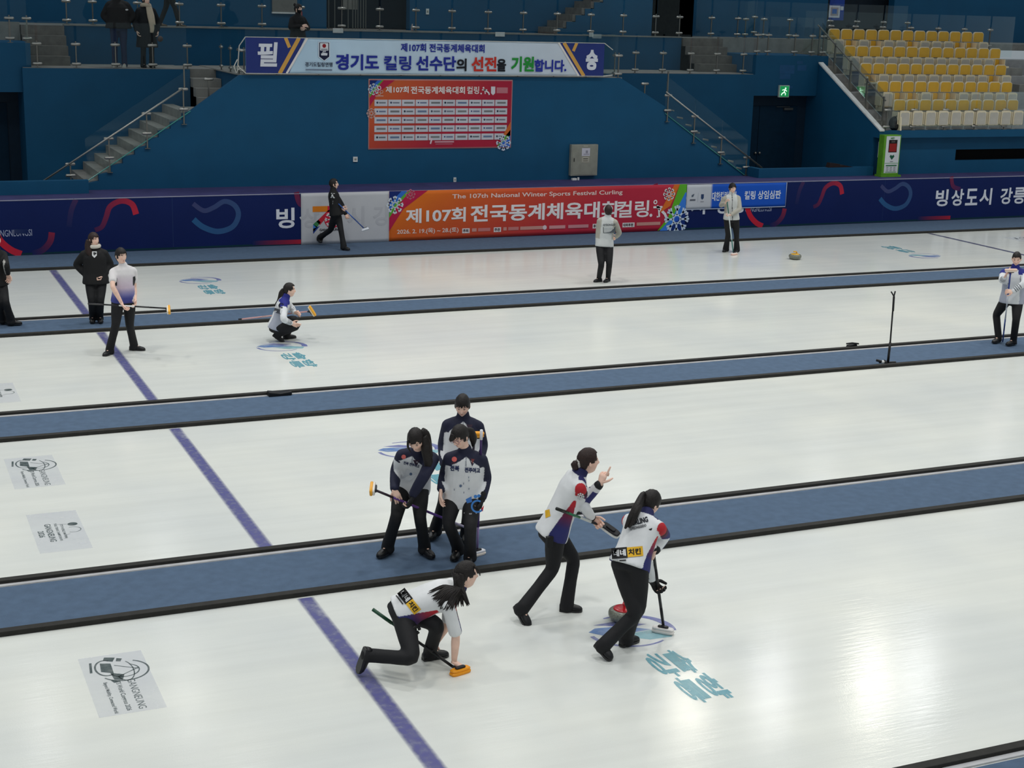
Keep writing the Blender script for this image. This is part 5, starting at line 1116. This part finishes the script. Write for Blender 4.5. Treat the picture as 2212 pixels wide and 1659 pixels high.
broom('purple broom with orange pad held across by the bending player', hp(1003, 1138, B9, .06), hp(809, 1058, B9, -.42), hp(803, 1055.5, B9, -.43), fwd*.86+upv*.55, rgt, ((200, 190, 214), (96, 60, 150), (84, 44, 120), (84, 44, 120), (50, 36, 50)), None, pad=(238, 170, 50), hd=(226, 222, 214), hl=.17)
a2 = person('person standing behind the two others in navy sleeved white jacket looking down', (965, 1162), .018, (995, 1006, .1), (1001, 902, .08), (999, 876, .02), (-118, -20), -114, -112,
    ((957, 960), (959, 1005, .0)), ((1043, 962), (1034, 1000, -.05)),
    ((958, 1086), (946, 1152, .018), (933, 1163, .018)), ((1012, 1086), (1008, 1158, .018), (1006, 1170, .018)),
    jacket=team_a, hem=-.18, bulk=1.08, hair=dict(bangs=.24, nape=-.55, side=-.2, seed=3), hands=(dict(curl=40), dict(curl=60)), subd=1, collar=.06, lod=5)
decal(a2.jacket, lambda p: p.poly([(0, -.055), (.045, .03), (-.04, .03)], (60, 44, 60)), (1014, 922), 0, a2.root, 'print', .8)
B10 = a2.base
a3 = person('person in glasses and navy sleeved white jacket in front, one hand on an upright broom', (1010, 1209), .018, (1000, 1065, .02), (1007, 975, -.08), (994, 943, -.16), (-150, -22), -112, -110,
    ((962, 1020), (953, 1059, -.10)), ((1050, 1032), (1041, 1077, -.08)),
    ((968, 1130), (994, 1192, .03), (985, 1204, .02)), ((1016, 1142), (1018, 1208, .018), (1012, 1219, .018)),
    jacket=team_a, hem=-.22, bulk=1.10, hair=dict(bangs=.26, nape=-.6, side=-.35, seed=5), hands=(dict(to=(951, 1082, -.1), curl=22), dict(to=(1035, 1100, -.12), curl=55, glove=(18, 18, 20))), subd=1, collar=.05, lod=5)
add_locks(a3, [('ponytail', [(-.02, -.09, .02), (-.03, -.13, -.03), (-.03, -.14, -.12), (-.02, -.12, -.2)], (.03, .045, .045, .012)), ('fringe', [(.0, .085, .085), (.01, .112, .04), (.015, .11, .02)], (.03, .03, .012))])
ho = a3.root; g_ = MB()
for sx in (-.034, .034): g_.tube([a3.head+a3.R@V((sx+.027*math.cos(k*PI/6), .108-abs(sx)*.3, .004+.022*math.sin(k*PI/6))) for k in range(13)], .0025, 6)
for sx in (-1, 1): g_.tube([a3.head+a3.R@V((sx*.060, .092, .008)), a3.head+a3.R@V((sx*.08, .0, .01))], .0025, 6)
g_.tube([a3.head+a3.R@V((-.01, .108, .006)), a3.head+a3.R@V((.01, .108, .006))], .0025, 6); g_.obj('glasses', mat('clear rimmed glasses', (150, 110, 120), .3), ho, loc=a3.base)
def chest(p):
    p.disc(-.115, .165, .032, (218, 104, 98)); p.rect(-.15, .115, -.085, .12, (110, 60, 70)); p.poly([(.11, .09), (.165, .19), (.06, .195)], (44, 40, 62)); p.poly([(.11, .12), (.135, .18), (.09, .18)], (120, 60, 60))
    p.text('전북', -.16, .02, .068, (34, 44, 86), w=.11, bold=.05); p.text('전주여고', .02, .01, .062, (34, 44, 86), w=.19, bold=.05)
    p.disc(-.02, -.16, .016, (90, 110, 140)); p.poly([(.05, -.32), (.12, -.28), (.13, -.35), (.07, -.37)], (58, 110, 180)); p.arc(.20, -.40, .07, 60, 330, .022, (58, 120, 190)); p.poly([(.24, -.44), (.28, -.38), (.27, -.46)], (196, 40, 50)); p.disc(.17, -.28, .022, (58, 120, 190)); p.disc(.21, -.27, .02, (58, 120, 190))
    for x_, y_ in ((.07, -.06), (.075, -.1), (.01, -.14), (.08, -.2), (-.1, -.22), (.02, -.25)): p.rect(x_, y_, x_+.008, y_+.022, (120, 130, 150))
decal(a3.jacket, chest, (1000, 1022), -3, a3.root, 'print', .80)
decal(a3.trousers, lambda p: p.band([(-.08, 0), (0, -.012), (.08, 0)], .016, (150, 150, 154)), (1016, 1108), 0, a3.root, 'print', .8)
B11 = a3.base
broom('purple broom with white head standing upright beside the player in glasses', hp(1040, 930, B11, -.14), atz(1031, 1188, .06), atz(1031, 1196, .035), atz(1048, 1191)-atz(1014, 1200), (0, 0, 1), ((70, 44, 104), (120, 96, 160), (70, 44, 104), (74, 44, 110), (150, 130, 180)), ((232, 230, 234), .1), pad=(238, 226, 212), hd=(226, 226, 230), hl=.19)
broom('upturned broom with orange pad leaning behind the player in glasses', atz(1004, 1168, .02), hp(1025, 946, B11, .16), hp(1026, 937, B11, .16), rgt, (0, 0, -1), ((190, 180, 210), (120, 80, 160), (60, 40, 90), (40, 34, 50)), None, pad=(244, 166, 34), hd=(238, 170, 60), hl=.18)

# ---- players on the farther sheets
person('person in white shirt fading to blue, holding a black and white broom level', (265, 762), 0, (267, 645, 0), (266, 574, 0), (261, 553, -.03), (-68, -4), -84, -84,
    ((243, 619), (264, 657, -.28)), ((290, 620), (292, 649, -.04)), ((250, 702), (243, 763, 0), (230, 768, 0)), ((280, 702), (280, 756, 0), (304, 757, 0)), S=1.03,
    jacket=grad_shirt, short=.62, hem=-.1, hair=dict(bangs=.34, nape=-.75, side=-.3, seed=6), hands=(dict(curl=55), dict(curl=35)), collar=.03, flare=.07)
B3 = atz(265, 762)
broom('black and white broom with orange pad held level by the player in gradient shirt', hp(190, 656, B3, -.2), hp(359, 666, B3, -.36), hp(365.5, 669, B3, -.36), fwd*.8+upv*.62-rgt*.2, -rgt, ((60, 58, 60), (26, 26, 30), (232, 232, 232), (30, 30, 32), (30, 30, 32)), None, pad=(240, 172, 46), hd=(226, 220, 206), hl=.19)
def blackj(p, c): return (16, 16, 18)
w2 = person('person in black padded jacket and white scarf with hands in pockets, long brown hair', (207, 698), .018, (207, 604, 0), (203, 537, 0), (202, 518, -.03), (-56, -2), -94, -94,
    ((165, 572), (190, 598, -.05)), ((239, 572), (221, 598, -.05)), ((198, 650), (201, 692, .018), (198, 702, .018)), ((217, 650), (216, 692, .018), (219, 702, .018)),
    jacket=blackj, hem=-.12, bulk=1.18, hair=dict(bangs=.36, nape=-.8, side=-.5, seed=7), hairm=HAIRB, hands=(dict(curl=60), dict(curl=60)), collar=.06, flare=.062)
add_locks(w2, [('long_hair', [(s*.07, -.03, .0), (s*.095, -.03, -.1), (s*.10, -.0, -.2), (s*.09, .03, -.27)], (.05, .055, .055, .015)) for s in (-1, 1)], HAIRB)
MB().tube([w2.nb+V((math.cos(k*PI/6)*.085, math.sin(k*PI/6)*.085, .045)) for k in range(13)], .035, 8).obj('scarf', mat('white scarf', (214, 208, 196), .8), w2.root, smooth=True, loc=w2.base)
decal(w2.jacket, lambda p: (p.poly([(-.035, .04), (.035, .04), (.035, -.02), (0, -.055), (-.035, -.02)], (222, 222, 222)), p.disc(0, 0, .015, (70, 70, 74))), (204, 549), 0, w2.root, 'badge', 1.15)
person('person in black tracksuit cut by the left edge of the picture', (8, 702), .018, (-5, 607, 0), (-8, 541, 0), (-10, 518, 0), (-50, 0), -40, -50,
    ((-28, 578), (-26, 604, -.1)), ((13, 572), (17, 592, -.05)), ((-4, 652), (-2, 698, .018), (14, 699, .018)), ((12, 652), (15, 702, .018), (39, 701, .018)),
    jacket=lambda p, c: (170, 168, 164) if c[3] and abs(c[6].dot(yawv(-60))) < .012 and c[4] < 1.9 else (15, 15, 17), hem=-.14, bulk=1.05, hair=dict(bangs=.3, nape=-.6), collar=.05, flare=.078)
c4 = person('person squatting on the ice in white jacket with blue shoulders, long ponytail', (612, 737), 0, (597, 703, .0), (617, 642, 0), (625, 627, .02), (-16, 2), -16, -16,
    ((612, 690, 'n'), (629, 698, -.18)), ((632, 668, 'f'), (637, 676, .1)), ((644, 704), (588, 725, .10), (606, 738, .0)), ((637, 688), (612, 733, 0), (629, 731, 0)), S=.97,
    jacket=team_c, hem=-.1, hair=dict(bangs=.5, nape=-.5, side=-.1, seed=8), hands=(dict(to=(642, 703, -.18), curl=20), dict(to=(642, 675, .08), curl=50)), collar=.05, flare=.066)
add_locks(c4, [('ponytail', [(0, -.09, .02), (0, -.13, -.04), ('px', 604, 648, .0), ('px', 595, 657, .0)], (.035, .05, .045, .012)), ('ponytail', [(0, -.09, .0), ('px', 608, 648, -.03), ('px', 600, 660, -.05)], (.035, .04, .01))])
decal(c4.jacket, lambda p: (p.rect(-.07, -.04, .07, .04, (66, 70, 80)), p.text('C', -.02, .07, .09, (40, 44, 54), w=.08, bold=.05)), (600, 672), -18, c4.root, 'print', .9)
B4 = c4.base
broom('pale pink broom with yellow pad held by the squatting player', hp(516, 690, B4, .22), hp(664, 673, B4, .16), hp(675, 671.5, B4, .16), hp(681, 681, B4, .16)-hp(669, 662, B4, .16), -rgt, ((196, 150, 150), (200, 160, 156), (196, 150, 150)), ((26, 26, 40), .05), pad=(242, 176, 56), hd=(232, 214, 180), hl=.19)
w5 = person('person dressed in black walking right past the banners with a blue broom', (728, 538), .018, (726, 457, 0), (719, 411, 0), (721, 398, .02), (-18, 6), -22, -24,
    ((722, 440), (738, 449, -.08)), ((738, 442, 'f'), (747, 463, .1)), ((714, 497), (690, 519, .09), (698, 536, .018)), ((736, 494), (737, 538, .018), (751, 540, .018)),
    jacket=blackj, hem=-.16, bulk=1.08, hair=dict(bangs=.5, nape=-.75, side=-.4), hands=(dict(curl=55), dict(curl=40)), collar=.07, flare=.078)
decal(w5.jacket, lambda p: (p.text('K', -.02, .04, .1, (226, 226, 226), w=.09, bold=.08), p.rect(-.05, -.06, .04, -.02, (170, 170, 172)), p.rect(-.04, -.1, .04, -.075, (200, 200, 200))), (716, 431), -6, w5.root, 'print', 1.)
B5 = w5.base
broom('blue broom with white head trailing from the walker dressed in black', hp(731, 440, B5, -.14), hp(786, 493, B5, -.05), hp(789, 496, B5, -.05), rgt+upv*.3, upv*.7-rgt*.7, ((34, 84, 160), (40, 90, 170), (34, 70, 140)), None, pad=(226, 228, 234), hd=(214, 218, 228), hl=.17)
p6 = person('person seen from behind in pale jacket and black trousers facing the red banner', (1303, 608), 0, (1306, 527, 0), (1313, 469, 0), (1314, 456, .0), (74, 2), 66, 66,
    ((1338, 503), (1331, 512, .3)), ((1292, 506), (1291, 535, .02)), ((1316, 571), (1316, 607, 0), (1308, 610, 0)), ((1299, 572), (1299, 608, 0), (1283, 610, 0)),
    jacket=beige, hem=-.08, hair=dict(bangs=.5, nape=-.6, side=-.2), hairm=HAIRB, hands=(dict(curl=50), dict(curl=30)), collar=.05, flare=.056)
decal(p6.jacket, lambda p: (p.text('GYEONGGI', -.13, .05, .045, (90, 96, 100), w=.26, bold=.03), p.rect(-.13, -.1, .13, .03, (52, 60, 66)), p.text('JEONGEUP', -.11, -.04, .05, (200, 204, 204), w=.22, bold=.04), p.text('CURLING', -.1, -.09, .03, (190, 194, 194), w=.2, bold=.03)), (1316, 493), 2, p6.root, 'lettering', .95)
p7 = person('person in pale grey jacket and flared black trousers leaning on an upright broom', (1578, 546), 0, (1580, 469, 0), (1580, 420, -.02), (1582, 407, -.04), (-92, -6), -112, -112,
    ((1557, 444), (1567, 439, -.22)), ((1598, 452), (1579, 464, -.22)), ((1573, 506), (1570, 542, 0), (1560, 546, 0)), ((1591, 506), (1592, 543, 0), (1587, 548, 0)),
    jacket=beige, hem=-.1, hair=dict(bangs=.34, nape=-.7, side=-.3, seed=9), hands=(dict(curl=60, to=(1570, 432, -.22)), dict(curl=55, to=(1574, 466, -.24))), collar=.06, flare=.08)
B7 = p7.base
broom('white and teal broom standing in front of the player in pale grey', hp(1570.5, 433, B7, -.27), atz(1584, 546, .05), atz(1586, 549, .02), atz(1594, 548)-atz(1579, 550), (0, 0, 1), ((40, 110, 96), (220, 226, 226), (206, 222, 222), (50, 120, 110)), None, pad=(240, 196, 180), hd=(238, 226, 220), hl=.19)
p8 = person('person with short hair in white jacket at the right edge, pointing over an upturned broom', (2180, 744), .018, (2187, 644, 0), (2193, 580, -.02), (2196, 559, -.05), (-134, -14), -128, -128,
    ((2164, 606), (2171, 598, -.24)), ((2212, 613), (2187, 630, -.3)), ((2152, 680), (2160, 737, .018), (2142, 742, .018)), ((2195, 690), (2194, 743, .018), (2169, 747, .018)), S=1.02, male=True,
    jacket=team_c, hem=-.14, hair=dict(bangs=.42, nape=-.3, side=.1, grow=1.04, seed=3), hands=(dict(to=(2176, 589, -.24), curls=(4, 60, 70, 75)), dict(to=(2178, 629, -.32), curl=60)), collar=.06, flare=.062, lod=5)
B8 = p8.base
broom('blue and white broom held upside down by the player at the right edge', atz(2166, 738, .03), hp(2183, 588, B8, -.34), hp(2184, 583, B8, -.34), rgt-fwd*.2, (0, 0, -1), ((40, 70, 140), (50, 80, 150), (214, 218, 224), (206, 210, 220), (36, 60, 140), (36, 60, 140)), None, pad=(238, 206, 186), hd=(232, 214, 200), hl=.2)

# ---- spectators
def standing(label, B, yaw, S, jacket, trousers, arms='down', step=0., **k):
    f = yawv(yaw); r = f.cross(V((0, 0, 1))); up = V((0, 0, 1)); H_ = B+up*.86*S; nb = B+up*1.37*S; hd = nb+up*.145*S+f*.02
    A = {}
    for s, sd in ((1, 'R'), (-1, 'L')):
        sh = nb-up*.055*S+r*s*.18*S
        if arms == 'down': e, w_ = sh+r*s*.09*S-up*.26*S-f*.03, sh+r*s*.06*S-up*.49*S+f*.06
        elif arms == 'pocket': e, w_ = sh+r*s*.13*S-up*.25*S-f*.05, sh-r*s*.03*S-up*.42*S+f*.05
        else: e, w_ = sh+r*s*.08*S-up*.24*S+f*.06, sh-r*s*.14*S-up*.22*S+f*.22+up*(.03*s)
        A[sd] = (e, w_)
    L_ = {}
    for s, sd in ((1, 'R'), (-1, 'L')):
        he = B+r*s*.10*S+f*(-.07+step*s); L_[sd] = (H_+r*s*.095*S+f*(.04+step*s*.5)-up*.40*S, he, he+f*.25*S)
    return person(label, B, B.z, H_, nb, hd, k.pop('hdir', (yaw, 0)), yaw, yaw, A['R'], A['L'], L_['R'], L_['L'], S=S, jacket=jacket, trousers=trousers, **k)
v = aty(259, 143, 37.5); B = V((v.x, 37.5, ZW+.013))
mn = standing('person in black puffer jacket and jeans standing behind the left walkway glass', B, -104, 1.12, lambda p, c: (24, 23, 24), (30, 42, 74), 'pocket', male=True, bulk=1.28, hair=dict(bangs=.4, nape=-.4), collar=.08, hem=-.1, flare=.066, shoes=((200, 196, 186), (220, 218, 210)))
decal(mn.jacket, lambda p: p.disc(0, 0, .035, (220, 220, 220), ry=.02), (274, 21), 0, mn.root, 'badge')
v = aty(319, 145, 37.5); B = V((v.x, 37.5, ZW+.013))
wm = standing('person in long black coat, black beanie and cream scarf behind the walkway glass', B, -86, 1.04, lambda p, c: (14, 17, 22), (20, 20, 24), 'down', hdir=(-60, -2), bulk=1.2, coat=.42, hair=dict(bangs=.44, nape=-.8, side=-.5), collar=.05, hem=-.1)
be = hair_cap(wm.head, wm.R, wm.S, bangs=.3, nape=-.1, side=.12, grow=1.2); b = MB(); b.add(*be); o = b.obj('beanie', mat('dark knit', (18, 20, 28), .9, bump=.004, bs=80), wm.root, smooth=True, loc=wm.base); s_ = o.modifiers.new('thick', 'SOLIDIFY'); s_.thickness = .015
sc_ = MB(); nb = wm.nb; sc_.tube([nb+V((math.cos(k*PI/6)*.09, math.sin(k*PI/6)*.09, .03+.02*math.sin(k))) for k in range(13)], .05, 8)
f_ = yawv(-86); sc_.tube(cat([nb+f_*.12+V((.02, 0, .0)), nb+f_*.17+V((.04, 0, -.2)), nb+f_*.2+V((.08, 0, -.45)), nb+f_*.2+V((.07, 0, -.6))], 4), lerp_list([.05, .06, .06, .04], 4), 8, flat=.4); sc_.tube(cat([nb+f_*.12+V((.06, 0, .0)), nb+f_*.16+V((.1, 0, -.2)), nb+f_*.2+V((.13, 0, -.42))], 4), lerp_list([.05, .055, .04], 4), 8, flat=.4)
sc_.obj('scarf', mat('cream scarf', (196, 180, 158), .9), wm.root, smooth=True, loc=wm.base)
q = aty(346, 84, 37.3); MB().ball(q, (.07, .05, .07)).obj('shoulder_bag', mat('brown bag', (84, 66, 60), .6), wm.root, smooth=True, loc=wm.base)
v = aty(644, 160, 35.5); B = V((v.x, 35.5, ZW+.002))
mk = standing('person in black face mask with folded arms behind the long hanging banner', B, -70, .98, lambda p, c: (15, 15, 17), (22, 22, 24), 'fold', hdir=(-48, -4), bulk=1.15, hair=dict(bangs=.42, nape=-.6, side=-.2), collar=.06, mask=(16, 16, 18), hem=-.2)
add_locks(mk, [('bun', [(0, -.08, .07), (0, -.11, .1), (0, -.13, .11)], (.03, .04, .02))])
v = aty(366, 56, 39.75); B = V((v.x, 39.75, ZU+.001))
standing('person walking on the upper concourse above the woman in coat, only legs in view', B, -20, 1.05, lambda p, c: (26, 30, 40), (24, 23, 22), 'down', step=.26, bulk=1.1, hair=dict(bangs=.4, nape=-.5), hem=-.2, shoes=((84, 66, 44), (70, 56, 40)), flare=.06)
